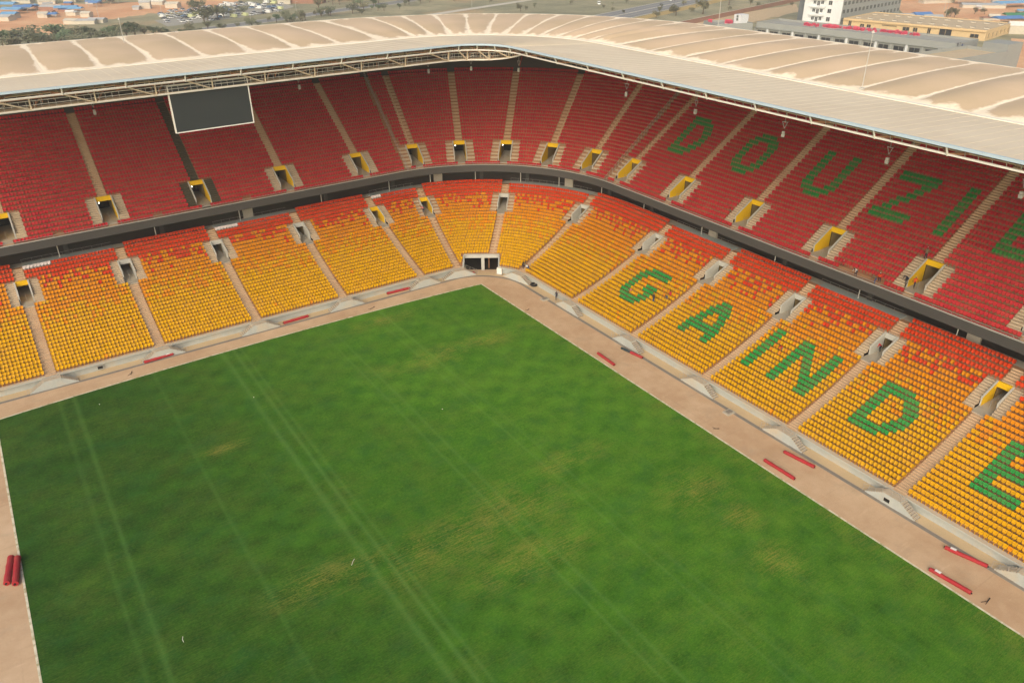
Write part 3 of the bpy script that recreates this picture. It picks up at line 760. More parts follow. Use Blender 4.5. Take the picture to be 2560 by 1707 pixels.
# lower catwalk along the end stand and round the corner, dying into the front chord
CU0, CU1 = RU0, uC(86)
def cz(u):
    f = min(1, max(0, (u - uC(38)) / (uC(86) - uC(38)))); return 1.35 * f * f
def cat_us(): return usamples(CU0, CU1, 1 / 24)
def cat_rail(d, z, r, m, name):
    mb = MB(); us = cat_us()
    for a, b in zip(us[:-1], us[1:]): mb.tube(pos(a, d, z + cz(a)), pos(b, d, z + cz(b)), r, m, 5)
    child(mb, name, roof)
mb = MB(); us = cat_us()
for a, b in zip(us[:-1], us[1:]):
    P = lambda u, d, z: pos(u, d, z + cz(u))
    mb.hexa([P(a, 6.3, 38.9), P(b, 6.3, 38.9), P(b, 8.0, 38.9), P(a, 8.0, 38.9), P(a, 6.3, 39.0), P(b, 6.3, 39.0), P(b, 8.0, 39.0), P(a, 8.0, 39.0)], M_CREAM)
child(mb, 'catwalk_deck', roof)
cat_rail(6.3, 38.86, .11, M_WHITE, 'catwalk_chord'); cat_rail(6.32, 39.45, .03, M_WHITE, 'catwalk_rail'); cat_rail(6.32, 39.95, .04, M_WHITE, 'catwalk_rail'); cat_rail(8.0, 39.9, .06, M_RUST, 'catwalk_rail')
rr = random.Random(3)
for i in range(len(TRM) - 1):
    if TRM[i + 1] > CU1: break
    u, u2 = TRM[i], TRM[i + 1]; um = (u + u2) / 2; dz = cz(um)
    mb = MB(); mb.tube(pos(um, 6.3, 38.8 + dz), pos(um, 6.0, 40.5), .1, M_CREAM, 5); child(mb, 'catwalk_hanger', roof)
    mb = MB(); mb.tube(pos(um, 6.3, 38.86 + dz), pos(u, 4.9, 40.6), .1, M_CREAM, 5); child(mb, 'catwalk_brace', roof)
    mb = MB(); mb.tube(pos(um, 6.3, 38.86 + dz), pos(um + (u2 - um) * .55, 9.2, 40.4), .1, M_RUST, 5); child(mb, 'catwalk_brace', roof)
    mb = MB()
    for k in range(1, 9):
        uu = u + (u2 - u) * k / 9; mb.tube(pos(uu, 6.32, 39.0 + dz), pos(uu, 6.32, 39.95 + dz), .022, M_WHITE, 4)
    tag(child(mb, 'balusters', roof), kind='stuff')
    mb = MB()
    for k in range(13):
        uu = u + (u2 - u) * rr.random(); d0 = rr.uniform(6.6, 9.6); z0 = rr.uniform(39.1, 40.6) + dz * .5; w = (u2 - u) * rr.uniform(.02, .2)
        m = rr.choice([M_RUST, M_CREAM, M_BACKW, M_GREYP, M_STEEL])
        if rr.random() < .5: mb.tube(pos(uu, d0, z0), pos(uu + w, d0 + rr.uniform(-.6, .6), z0 + rr.uniform(-.1, .6)), .06, m, 4)
        else: mb.tube(pos(uu, d0, z0 - .2), pos(uu, d0, z0 + rr.uniform(.3, .9)), .07, m, 4)
    tag(child(mb, 'service_pipes', roof), kind='stuff')

# video screen hung in front of the end stand
YS = -5.2
def onplane(sx, sy): d = ray(sx, sy); t = (YS - CAM.y) / d.y; return CAM + t * d
c4 = [onplane(400 + .2551 * x, 100 + .2551 * y) for x, y in ((62, 450), (855, 365), (922, 812), (157, 920))]
x0 = (c4[1].x + c4[2].x) / 2; x1 = (c4[0].x + c4[3].x) / 2; z1 = (c4[0].z + c4[1].z) / 2; z0 = (c4[2].z + c4[3].z) / 2
scr = empty('video_screen', ((x0 + x1) / 2, YS, z0), 0, 'large dark grey video screen in a thin white frame hung under the roof', 'screen')
hw, hh = (x1 - x0) / 2, z1 - z0
mb = MB(); mb.box(-hw + .12, hw - .12, -.6, .02, .12, hh - .12, M_SCREEN); mb.build('display_panel', scr)
mb = MB()
for a, b, c, d in ((-hw, hw, 0, .14), (-hw, hw, hh - .14, hh), (-hw, -hw + .14, .14, hh - .14), (hw - .14, hw, .14, hh - .14)): mb.box(a, b, -.5, .1, c, d, M_WHITE)
mb.build('frame', scr)
mb = MB(); mb.box(-hw + .3, hw - .3, -1.0, -.6, .3, hh - .3, M_GREYP); mb.build('rear_cabinet', scr)
for f in (-.8, -.27, .27, .8):
    mb = MB(); mb.tube((f * hw, -.3, hh), (f * hw, -.3, 40.6 - z0 + .3), .06, M_WHITE, 5); mb.build('hanger', scr)

# loudspeaker clusters under the roof
def speaker_meshes():
    mb = MB()
    mb.hexa([(-.34, -.3, -.55), (.34, -.3, -.55), (.26, .3, -.45), (-.26, .3, -.45), (-.4, -.38, .15), (.4, -.38, .15), (.3, .3, .15), (-.3, .3, .15)], M_GREYP)
    b = MB(); b.hexa([(-.3, -.34, .22), (.3, -.34, .22), (.24, .26, .22), (-.24, .26, .22), (-.34, -.3, .72), (.34, -.3, .72), (.26, .3, .72), (-.26, .3, .72)], M_GREYP)
    c = MB(); c.tube((0, 0, .72), (-.3, 0, 1.5), .04, M_STEEL, 4); c.tube((0, 0, .72), (.3, 0, 1.5), .04, M_STEEL, 4); c.tube((0, 0, 1.4), (0, 0, 3.5), .035, M_STEEL, 4); c.tube((-.35, 0, 1.5), (.35, 0, 1.5), .05, M_STEEL, 4)
    return mb.mesh('speaker_box'), b.mesh('speaker_box'), c.mesh('suspension')
SPK = speaker_meshes()
SPL = [(uL(84.5), 'beyond the last end block', 0), (uL(69.9), 'near the far aisle of the end stand', 0), (uL(55.2), 'beside the video screen over the end stand', 0), (uL(25.8), 'between the video screen and the corner', 0), (uC(1.5), 'at the start of the curved corner', 0), (uC(30), 'over the middle of the curved corner', 0), (uC(62), 'on a red cable in the corner', 1), (uR(13), 'above the green upper letter D', 0), (uR(23.2), 'between the green upper letters D and O', 0), (uR(37.3), 'right of the green letter O', 0), (uR(52), 'right of the green letter U', 0), (uR(66), 'right of the green letter Z', 0), (uR(80.2), 'above the green upper letter E', 0)]
SPL = [s for s in SPL if s[1] != 'above the green upper letter D']
for u, where, redc in SPL:
    n, rz = frame(u); s = empty('loudspeaker', pos(u, 12, 36.5), rz + random.uniform(-.5, .5), 'pale grey loudspeaker hung under the roof ' + where, 'loudspeaker', 'loudspeakers hung under the roof')
    inst('speaker_box', SPK[0], s, scale=.52); inst('speaker_box', SPK[1], s, scale=.52); inst('suspension', SPK[2], s)
    if redc: mb = MB(); mb.tube((.1, .1, .7), (.9, .2, 3.4), .05, M_RED, 4); mb.build('cable', s)

# lightning rods
for (bx, by, ty, where) in ((2155, 221, 98, 'on the gutter above the letter U'), (1795, 72, -6, 'at the outer rim before the grey building'), (312, 114, 57, 'at the outer rim before the dirt lot')):
    B = ground(bx, by, 40.9); k = FPX / (B - CAM).dot(fwd); h = (by - ty) / k * 1.06
    r_ = empty('lightning_rod', B, 0, 'thin pale lightning rod on the roof ' + where, 'lightning rod', 'lightning rods on the roof')
    mb = MB(); mb.tube((0, 0, 0), (0, 0, h), .055, M_GREYP, 5, .035); mb.build('mast', r_)
    mb = MB(); mb.box(-.25, .25, -.25, .25, -.25, .06, M_GREYP); mb.build('base_plate', r_)
    mb = MB(); mb.tube((0, 0, h - .05), (0, 0, h + .25), .22, M_GREYP, 8, .08, True); mb.build('head', r_)

# ------------------------------------------------------------------ rolled tarpaulins on the track
def roll(p, q, where, dark=0.0, label=True, R=.22):
    A, B = ground(*p, z=R), ground(*q, z=R); L = (B - A).length; mid = (A + B) / 2; rz = math.atan2(B.y - A.y, B.x - A.x)
    e = empty('tarpaulin_roll', (mid.x, mid.y, .032), rz, ('long half red half dark tarpaulin roll ' if dark else 'long red tarpaulin roll ') + where, 'tarpaulin roll', 'rolled tarpaulins round the pitch')
    def seg(x0, x1, m, rad, name):
        mb = MB(); N = 12; K = max(3, int((x1 - x0) / .5)); i0 = 0
        for k in range(K + 1):
            x = x0 + (x1 - x0) * k / K; wob = 1 + .06 * math.sin(k * 2.1 + x0) + random.uniform(-.03, .03)
            for j in range(N):
                t = 2 * math.pi * j / N; yy = rad * wob * math.cos(t) * 1.08; zz = rad * (1 + math.sin(t) * (wob if math.sin(t) > 0 else 1))
                mb.v.append((x, yy + .05 * math.sin(x * .7), zz))
        for k in range(K):
            for j in range(N):
                a = k * N + j; b = k * N + (j + 1) % N; mb.f.append((a, b, b + N, a + N)); mb.m.append(mb.mi(m))
        mb.f.append(tuple(reversed(range(N)))); mb.m.append(mb.mi(m)); mb.f.append(tuple(K * N + j for j in range(N))); mb.m.append(mb.mi(m))
        return mb.build(name, e, False)
    if dark: seg(-L / 2, -L / 2 + L * dark, M_TARPD, R * .95, 'dark_sleeve'); seg(-L / 2 + L * dark, L / 2, M_RED, R, 'red_sleeve')
    else: seg(-L / 2, L / 2, M_RED, R, 'sleeve')
    mb = MB(); mb.tube((-L / 2 - .12, 0, R), (L / 2 + .12, 0, R), R * .35, M_BLACK, 8, caps=True); mb.build('core_tube', e)
    if label: mb = MB(); mb.box(-L / 2 + .5, -L / 2 + 1.1, -.16, .16, 2 * R * 1.03, 2 * R * 1.03 + .03, M_LABEL); mb.build('paper_label', e)
S_ = 1.0884
def D(x, y): return (x * S_, y * S_)
roll(D(398, 813), D(331, 832), 'below the end stand beside the third stairs', label=True)
roll(D(708, 726), D(651, 742), 'below the end stand between two stairs', label=False)
roll(D(941, 662), D(889, 674), 'below the end stand nearest the corner', label=False)
roll(D(1041, 635), D(1090, 627), 'at the corner gate', .5, False)
roll(D(1374, 811), D(1410, 838), 'lying alone close to the turf below the letter A', label=False, R=.22)
roll(D(1428, 799), D(1475, 822), 'on the drain below the letter A', .45, False, R=.21)
roll(D(1757, 1056), D(1824, 1100), 'close to the turf below the lower letter D', label=False)
roll(D(1802, 1037), D(1870, 1073), 'on the drain below the lower letter D', label=False)
roll(D(2136, 1306), D(2230, 1362), 'close to the turf below the lower letter E', label=True)
roll(D(2171, 1256), D(2268, 1301), 'on the drain below the lower letter E', label=True)
roll(D(14, 1340), D(27, 1279), 'lying in a pair beside the other touchline, outer one', label=False, R=.31)
roll(D(34, 1341), D(42, 1280), 'lying in a pair beside the other touchline, inner one', label=False, R=.31)

# tyre, white tank, drain pads, scraps
P = ground(1335, 714, 0); mb = MB()
for k in range(16):
    a, b = 2 * math.pi * k / 16, 2 * math.pi * (k + 1) / 16
    for j in range(6):
        c, d = 2 * math.pi * j / 6, 2 * math.pi * (j + 1) / 6
        f = lambda A, C: ((.55 + .2 * math.cos(C)) * math.cos(A), (.55 + .2 * math.cos(C)) * math.sin(A), .2 + .2 * math.sin(C))
        mb.quad(f(a, c), f(b, c), f(b, d), f(a, d), M_BLACK)
tag(mb.build('rubber_tyre', None, True, (P.x, P.y, .02)), 'black rubber tyre lying on the apron beside the corner stairs', 'tyre')
P = ground(1251, 684, 0); t_ = empty('water_tank', (P.x, P.y, .03), .6, 'white plastic cube tank beside the corner gate', 'tank')
mb = MB(); mb.box(-.6, .6, -.5, .5, .14, 1.3, M_WHITE); mb.build('tank_body', t_)
mb = MB(); mb.tube((0, 0, 1.3), (0, 0, 1.42), .16, M_WHITE, 8, caps=True); mb.build('lid', t_)
mb = MB(); mb.box(-.62, .62, -.52, .52, 0, .13, M_STEEL); mb.build('pallet', t_)
for (sx, sy) in ((1362, 749), (1822, 1032)):
    P = ground(sx, sy, 0); mb = MB(); mb.box(-.7, .7, -.55, .55, .022, .2, M_CONC); mb.box(-.45, .45, -.3, .3, .2, .28, M_DRAIN)
    tag(mb.build('drain_box', None, False, (P.x, P.y, 0)), 'grey concrete inspection box on the drain ' + ('near the corner' if sx < 1500 else 'below the letter N'), 'drain box', 'drain boxes')
M_SCRAP = basic('scrap wood', lin(70, 60, 50), .9, .2)
for i, (sx, sy, L, a, w) in enumerate(((930, 771, 1.8, .4, 'on the track before the end stand'), (328, 934, 1.6, 1.2, 'beside the turf below the end stand'), (2468, 1503, 1.7, .1, 'on the track beside the lowest roll'), (1320, 775, 1.0, .5, 'on the track by the turf corner'), (1790, 1072, 1.2, -.6, 'on the track below the letter N'))):
    P = ground(sx, sy, 0); mb = MB(); mb.tube((-L / 2, 0, .1), (L / 2, .1, .12), .09, M_SCRAP, 6, .03, True); mb.tube((0, 0, .08), (L / 2, -.5, .06), .04, M_SCRAP, 4)
    o = mb.build('scrap_branch', None, False, (P.x, P.y, 0)); o.rotation_euler[2] = a; o.scale = (.7, .7, .7); tag(o, 'short dark piece of scrap lying ' + w, 'scrap', 'scraps on the track')
for i, (sx, sy, w) in enumerate(((634.5, 993.5, 'left of the middle tracks'), (1106, 1023, 'right of the middle tracks'), (249, 1011, 'close to the end line'))):
    P = ground(sx, sy, .02); mb = MB()
    r = .065
    for k in range(6):
        for j in range(8):
            f = lambda a, b: (r * math.cos(a) * math.cos(b), r * math.cos(a) * math.sin(b), r + r * math.sin(a))
            a0, a1 = -math.pi / 2 + math.pi * k / 6, -math.pi / 2 + math.pi * (k + 1) / 6; b0, b1 = 2 * math.pi * j / 8, 2 * math.pi * (j + 1) / 8
            mb.quad(f(a0, b0), f(a0, b1), f(a1, b1), f(a1, b0), M_WHITE)
    tag(mb.build('sprinkler_cap', None, True, (P.x, P.y, .012)), 'tiny white cap in the turf ' + w, 'sprinkler cap', 'white caps in the turf')
for (pts, w) in (([(457, 1590), (456, 1597), (459, 1604)], 'towards the near side of the pitch'), ([(886, 1396), (882, 1403), (879, 1412)], 'at the dry streaks in the middle')):
    mb = MB(); q = [ground(x, y, .03) for x, y in pts]; c = q[1]
    for a, b in zip(q[:-1], q[1:]): mb.tube(a - c, b - c, .03, M_WHITE, 5, caps=True)
    tag(mb.build('white_strap', None, False, (c.x, c.y, .02)), 'short white strap lying on the turf ' + w, 'strap', 'straps on the turf')

# ------------------------------------------------------------------ people
def skinned(name, verts, edges, radii):
    me = bpy.data.meshes.new(name); me.from_pydata(verts, edges, []); o = bpy.data.objects.new(name, me); COL.objects.link(o)
    m = o.modifiers.new('s', 'SKIN'); m.use_smooth_shade = True
    for v, r in zip(me.skin_vertices[0].data, radii): v.radius = (r[0], r[1]) if isinstance(r, tuple) else (r, r)
    me.skin_vertices[0].data[0].use_root = True
    o.modifiers.new('d', 'SUBSURF').levels = 1; o.modifiers['d'].render_levels = 1
    dg = bpy.context.evaluated_depsgraph_get(); out = bpy.data.meshes.new_from_object(o.evaluated_get(dg)); bpy.data.objects.remove(o); return out
def body(pose):
    H = {'hip': (0, 0, .95), 'chest': (0, .02, 1.3), 'neck': (0, .02, 1.5), 'head': (0, 0, 1.63), 'top': (0, 0, 1.74)}
    if pose == 'stand': lim = {'lk': (-.1, -.02, .5), 'lf': (-.11, 0, .08), 'lt': (-.12, -.16, .04), 'rk': (.1, -.02, .5), 'rf': (.12, .03, .08), 'rt': (.13, -.13, .04), 'le': (-.26, .02, 1.17), 'lh': (-.27, -.06, .92), 'lfi': (-.27, -.09, .82), 're': (.26, .02, 1.17), 'rh': (.28, -.06, .92), 'rfi': (.28, -.09, .82)}
    if pose == 'walk': lim = {'lk': (-.1, -.18, .52), 'lf': (-.11, -.22, .1), 'lt': (-.12, -.38, .06), 'rk': (.1, .06, .5), 'rf': (.11, .34, .13), 'rt': (.12, .22, .04), 'le': (-.26, .12, 1.18), 'lh': (-.26, .12, .93), 'lfi': (-.26, .08, .84), 're': (.26, -.1, 1.18), 'rh': (.24, -.26, 1.02), 'rfi': (.23, -.34, .98)}
    if pose == 'bend':
        H = {'hip': (0, .12, .88), 'chest': (0, -.22, 1.1), 'neck': (0, -.4, 1.2), 'head': (0, -.5, 1.23), 'top': (0, -.6, 1.25)}
        lim = {'lk': (-.12, -.02, .48), 'lf': (-.14, .05, .08), 'lt': (-.15, -.12, .04), 'rk': (.12, -.02, .48), 'rf': (.14, .08, .08), 'rt': (.15, -.09, .04), 'le': (-.24, -.38, .86), 'lh': (-.2, -.5, .66), 'lfi': (-.19, -.54, .58), 're': (.24, -.38, .86), 'rh': (.2, -.52, .68), 'rfi': (.19, -.56, .6)}
    if pose == 'sit':
        H = {'hip': (0, .1, .5), 'chest': (0, .12, .86), 'neck': (0, .1, 1.06), 'head': (0, .06, 1.19), 'top': (0, .05, 1.3)}
        lim = {'lk': (-.12, -.34, .5), 'lf': (-.12, -.36, .08), 'lt': (-.13, -.52, .04), 'rk': (.12, -.34, .5), 'rf': (.13, -.33, .08), 'rt': (.14, -.5, .04), 'le': (-.25, .02, .74), 'lh': (-.16, -.2, .6), 'lfi': (-.12, -.28, .58), 're': (.25, .02, .74), 'rh': (.16, -.2, .6), 'rfi': (.12, -.28, .58)}
    hip, ch = Vector(H['hip']), Vector(H['chest'])
    V = [H['hip'], tuple((hip + ch) / 2), H['chest'], H['neck'], H['head'], H['top']]; R = [(.16, .11), (.135, .1), (.17, .11), .055, (.085, .1), .07]; E = [(0, 1), (1, 2), (2, 3), (3, 4), (4, 5)]
    def add(p, v, r): V.append(v); R.append(r); E.append((p, len(V) - 1)); return len(V) - 1
    for s, k in ((-1, 'l'), (1, 'r')):
        h = add(0, tuple(hip + Vector((s * .1, 0, -.06))), .095); q = add(h, lim[k + 'k'], .065); q = add(q, lim[k + 'f'], .045); add(q, lim[k + 't'], .04)
        sh = add(2, tuple(ch + (Vector(H['neck']) - ch) * .45 + Vector((s * .18, 0, 0))), .06); q = add(sh, lim[k + 'e'], .046); q = add(q, lim[k + 'h'], .034); add(q, lim[k + 'fi'], .03)
    me = skinned('person body ' + pose, V, E, R)
    head, neck, toez = Vector(H['head']), Vector(H['neck']), .09
    hands = [Vector(lim[k + 'h']) for k in 'lr']; knees = [Vector(lim[k + 'k']) for k in 'lr']
    mi = []
    for p in me.polygons:
        c = p.center
        if (c - head).length < .2 or (Vector(H['top']) - c).length < .14:
            ax = Vector(H['top']) - head; mi.append(3 if (c - head).dot(ax.normalized()) > .04 else 2)
        elif (c - neck).length < .07 or min((c - h).length for h in hands) < .12: mi.append(2)
        elif c.z < toez: mi.append(4)
        elif (pose == 'sit' and (c.z < .6 and c.y < .15 and abs(c.x) < .22 and c.z < .62)) or (pose != 'sit' and c.z < hip.z + .02 and abs(c.x) < .23 and min((c - h).length for h in hands) > .25): mi.append(1)
        else: mi.append(0)
    for _ in range(5): me.materials.append(M_BLACK)
    me.polygons.foreach_set('material_index', mi); me.update(); return me
BODY = {p: body(p) for p in ('stand', 'walk', 'bend', 'sit')}
def cloth(n, c): return basic('cloth ' + n, lin(*c), .9, .12, 3, 12)
SKIN = basic('skin', lin(92, 62, 46), .6, .05); SHOE = cloth('shoe', (36, 34, 34))
def person(loc, rz, pose, shirt, trousers, hat, label):
    o = bpy.data.objects.new('person', BODY[pose]); COL.objects.link(o); o.location = loc; o.rotation_euler[2] = rz
    for i, m in enumerate((shirt, trousers, SKIN, hat, SHOE)):
        o.material_slots[i].link = 'OBJECT'; o.material_slots[i].material = m
    tag(o, label, 'person', 'people about the stadium')
def tier_hit(sx, sy, tier):
    N, D0, DEP, zf = (LN, LD, LDEP, lz) if tier == 'low' else (UN, UD, UDEP, uz)
    best = None
    for k in range(1, N + 1):
        P = ground(sx, sy, zf(k)); v = Vector((P.x - KX, P.y - KY))
        if v.x < 0 and v.y < 0: d = v.length - K0
        else: d = max(-v.x, -v.y) - K0
        e = abs(d - (D0 + DEP * (k - .6)))
        if best is None or e < best[0]: best = (e, P, k)
    return best[1]
ORG, REDC, DKB, WHT, BLU, KHA, HELM, PNK, YLV = cloth('orange', (206, 70, 30)), cloth('red', (190, 44, 50)), cloth('navy', (40, 42, 56)), cloth('white', (214, 210, 200)), cloth('blue', (60, 84, 130)), cloth('khaki', (120, 108, 84)), cloth('helmet', (232, 226, 210)), cloth('pink', (206, 120, 112)), cloth('lime', (150, 170, 60))
HAIR = cloth('hair', (28, 24, 22))
def A_(x, y): return (2160 + .2551 * x, 560 + .2551 * y)
def B_(x, y): return (1800 + .2551 * x, 300 + .2551 * y)
person(tier_hit(*A_(410, 585), 'up'), 1.2, 'bend', DKB, DKB, HAIR, 'person in dark clothes leaning on the vomitory wall in the upper stand')
person(tier_hit(*A_(485, 628), 'up'), 2.6, 'walk', ORG, DKB, HELM, 'person in orange top and white helmet walking out of an upper vomitory')
person(tier_hit(*A_(600, 340), 'up'), 1.8, 'stand', KHA, DKB, HELM, 'person in khaki and white helmet standing above an upper vomitory')
person(tier_hit(*A_(100, 585), 'up'), .4, 'bend', KHA, BLU, HAIR, 'person bending at the end of the short red seat rows')
person(tier_hit(*A_(145, 560), 'up'), 2.2, 'sit', ORG, DKB, HELM, 'person in orange sitting among the short red seat rows')
person(tier_hit(*B_(1325, 1530), 'up'), 1.4, 'bend', WHT, DKB, HAIR, 'person in white bending on the bare front of the upper stand')
person(tier_hit(*B_(1195, 1455), 'up'), .9, 'sit', REDC, DKB, HELM, 'person in red crouching beside the removed front seats')
person(tier_hit(*B_(90, 935), 'up'), 1.7, 'sit', KHA, DKB, HAIR, 'person sitting beside the vomitory wall right of the letter O')
def F_(x, y): return (1000 + .2551 * x, 400 + .2551 * y)
person(tier_hit(*F_(228, 515), 'low'), .5, 'bend', PNK, DKB, HAIR, 'person in pink leaning at a yellow vomitory in the corner')
for i, (x, y, ps, sh, w) in enumerate(((1205, 1050, 'sit', DKB, 'in navy'), (1222, 1060, 'sit', KHA, 'in khaki'), (1245, 1080, 'sit', WHT, 'in white'), (1262, 1092, 'sit', BLU, 'in blue'))):
    person(tier_hit(*F_(x, y), 'low'), .6 + i, ps, sh, DKB, HAIR, 'person %s sitting with others at the foot of a corner aisle' % w)
def C5(x, y): return (850 + .3656 * x, 360 + .3656 * y)
person(tier_hit(*C5(1990, 1030), 'low'), 1.3, 'bend', PNK, KHA, HAIR, 'person in pink bending on the green letter G')
person(tier_hit(*C5(2142, 1085), 'low'), 1.5, 'stand', DKB, BLU, HAIR, 'person in navy standing among yellow seats under the letter G')
person(tier_hit(*C5(2232, 1075), 'low'), 2, 'bend', KHA, BLU, HAIR, 'person in khaki bending beside the aisle right of the letter G')
person(tier_hit(*C5(2255, 1065), 'low'), 1.3, 'stand', REDC, DKB, HAIR, 'person in red standing beside the aisle right of the letter G')
person(tier_hit(1820 + 690 * .1913, 630 + 1310 * .1913, 'low'), 1.5, 'bend', REDC, KHA, HAIR, 'person in red bending between the green letters I and N')
P = ground(*A_(150, 1245), z=lz(19)); person((P.x, P.y, lz(19)), .8, 'bend', REDC, DKB, HAIR, 'person in red bending inside a grey lower vomitory')
for (sx, sy, c, w) in ((1390.5, 750, DKB, 'in dark clothes'), (1414, 753, BLU, 'in blue')):
    P = ground(sx, sy, 0); person((P.x, P.y, .012), 2, 'stand', c, DKB, HAIR, 'person %s standing by the track wall near the corner' % w)

# ------------------------------------------------------------------ beyond the stadium
M_ASPH = basic('asphalt', lin(128, 128, 124), .9, .1, .1, 1)
M_PALE = basic('pale concrete', lin(196, 188, 168), .9, .1, .2, 1)
M_BRICKW = basic('brown blockwork', lin(150, 112, 92), .9, .15, .3, 2)
M_WALLW = basic('white render', lin(214, 216, 212), .85, .05, .2, 1)
M_WALLG = basic('grey render', lin(150, 152, 144), .85, .08, .2, 1)
M_WALLD = basic('dark grey render', lin(92, 98, 100), .85, .08, .2, 1)
M_YW = basic('ochre render', lin(206, 180, 134), .85, .07, .2, 1)
M_TANROOF = basic('tan roof', lin(192, 172, 138), .9, .1, .15, 1)
M_GREYROOF = basic('grey roof', lin(158, 156, 144), .9, .1, .15, 1)
M_WIN = basic('window glass', lin(48, 50, 50), .6, .2, .5, 2, spec=.08)
M_BLUE = basic('blue tarp', lin(112, 162, 196), .7, .15, .4, 2); M_BLUE2 = basic('deep blue tarp', lin(84, 126, 176), .7, .15, .4, 2)
M_TIN = basic('tin sheet', lin(176, 176, 170), .6, .15, .5, 2)
def sheet(name, pix, z, m, label, jit=0):
    P = []
    for (a, b) in zip(pix, pix[1:] + pix[:1]):
        n = 8 if jit else 1
        for k in range(n):
            f = k / n; P.append((a[0] + (b[0] - a[0]) * f + random.uniform(-jit, jit) * 2, a[1] + (b[1] - a[1]) * f + random.uniform(-jit, jit)))
    Q = [ground(x, y, z) for x, y in P]; mb = MB(); mb.face([(q.x, q.y, z) for q in Q], m); tag(mb.build(name), label, None, kind='structure')
sheet('dirt_lot', [(-160, 20), (60, 24), (110, 8), (260, 10), (420, -2), (600, -8), (590, 14), (500, 26), (380, 34), (300, 46), (170, 62), (120, 88), (40, 78), (-160, 80)], -.045, M_DIRT, 'bare orange dirt lot', 2)
sheet('dirt_field', [(2190, -12), (2800, -30), (2800, 46), (2520, 56), (2400, 48), (2260, 34)], -.045, M_DIRT, 'bare orange dirt field', 2)
sheet('dirt_yard', [(2525, 96), (2760, 110), (2760, 330), (2500, 250), (2515, 160)], -.04, M_DIRT, 'bare orange yard beside the grey building', 2)
sheet('sand_strip', [(1700, 58), (1990, 12), (2000, 30), (1860, 60), (1780, 75)], -.045, M_APRON, 'sandy strip along the brown wall', 2)
def ribbon(name, p0, p1, w, z, m, label, ext=(200, 300), kind='structure', off=0):
    A, B = ground(*p0), ground(*p1); t = (B - A); t.z = 0; t.normalize(); n = Vector((-t.y, t.x, 0)); A = A - t * ext[0] + n * off; B = B + t * ext[1] + n * off
    mb = MB(); mb.face([tuple((p + n * s * w / 2).xy) + (z,) for p, s in ((A, -1), (B, -1), (B, 1), (A, 1))], m); return tag(mb.build(name), label, None, kind=kind)
mid0 = ((1497.6 + 1591) / 2, 39.2); mid1 = ((1667.7 + 1783) / 2, 1)
ribbon('highway', mid0, mid1, 25, -.03, M_ASPH, 'grey dual carriageway beyond the stadium')
for off, w in ((0, 1.6), (12.6, 1.0), (-12.6, 1.0), (6.2, .3), (-6.2, .3)): ribbon('lane_marking', mid0, mid1, w, -.02, M_PALE, 'pale kerb or lane line of the highway', off=off)
ribbon('highway_verge', mid0, mid1, 9, -.04, basic('dry verge', lin(176, 150, 92), .95, .15, .05, 1), 'dry ochre verge of the highway', off=-19)
ribbon('slip_road', (560, 67), (1000, 5), 15, -.03, M_ASPH, 'grey road behind the stadium')
for off in (7, -7): ribbon('road_kerb', (560, 67), (1000, 5), 1.3, -.02, M_PALE, 'pale kerb of the road', off=off)
ribbon('service_lane', (1080, 37), (1300, 4), 7, -.03, M_PALE, 'pale dusty lane behind the stadium', ext=(30, 300))
# brown boundary wall
A, B = ground(1745, 57), ground(1985, 6); t = (B - A).normalized(); A = A - t * 60; B = B + t * 120; L = (B - A).length
w_ = empty('boundary_wall', A, math.atan2(t.y, t.x), 'long brown blockwork boundary wall beside the sandy strip', 'wall')
mb = MB(); mb.box(0, L, -.15, .15, -.06, 2.5, M_BRICKW); mb.build('wall_panel', w_)
mb = MB(); mb.box(0, L, -.22, .22, 2.503, 2.65, M_PALE); mb.build('coping', w_)

def quadframe(A, B):
    t = (B - A); t.z = 0; L = t.length; t.normalize(); return t, Vector((-t.y, t.x, 0)), L
WINC = {}
def window_mesh(w, h, frame_m):
    k = (round(w, 1), round(h, 1), frame_m.name)
    if k not in WINC:
        mb = MB(); f = .14
        for a, b, c, d in ((-w / 2 - f, w / 2 + f, -f, 0), (-w / 2 - f, w / 2 + f, h, h + f), (-w / 2 - f, -w / 2, 0, h), (w / 2, w / 2 + f, 0, h), (-.05, .05, 0, h)): mb.box(a, b, -.16, .02, c, d, frame_m)
        mb.quad((-w / 2, -.03, 0), (w / 2, -.03, 0), (w / 2, -.03, h), (-w / 2, -.03, h), M_WIN)
        WINC[k] = mb.mesh('window')
    return WINC[k]
def wall_windows(parent, O, t, n, L, n_win, z, w, h, fm=M_PALE, f0=.05, f1=.95):
    """windows along a wall from O in direction t, outward normal n (local coordinates of parent)"""
    for k in range(n_win):
        s = L * (f0 + (f1 - f0) * (k + .5) / n_win); p = O + t * s + n * .02
        o = inst('window', window_mesh(w, h, fm), parent, (p.x, p.y, z), math.atan2(-n.y, -n.x) - math.pi / 2)
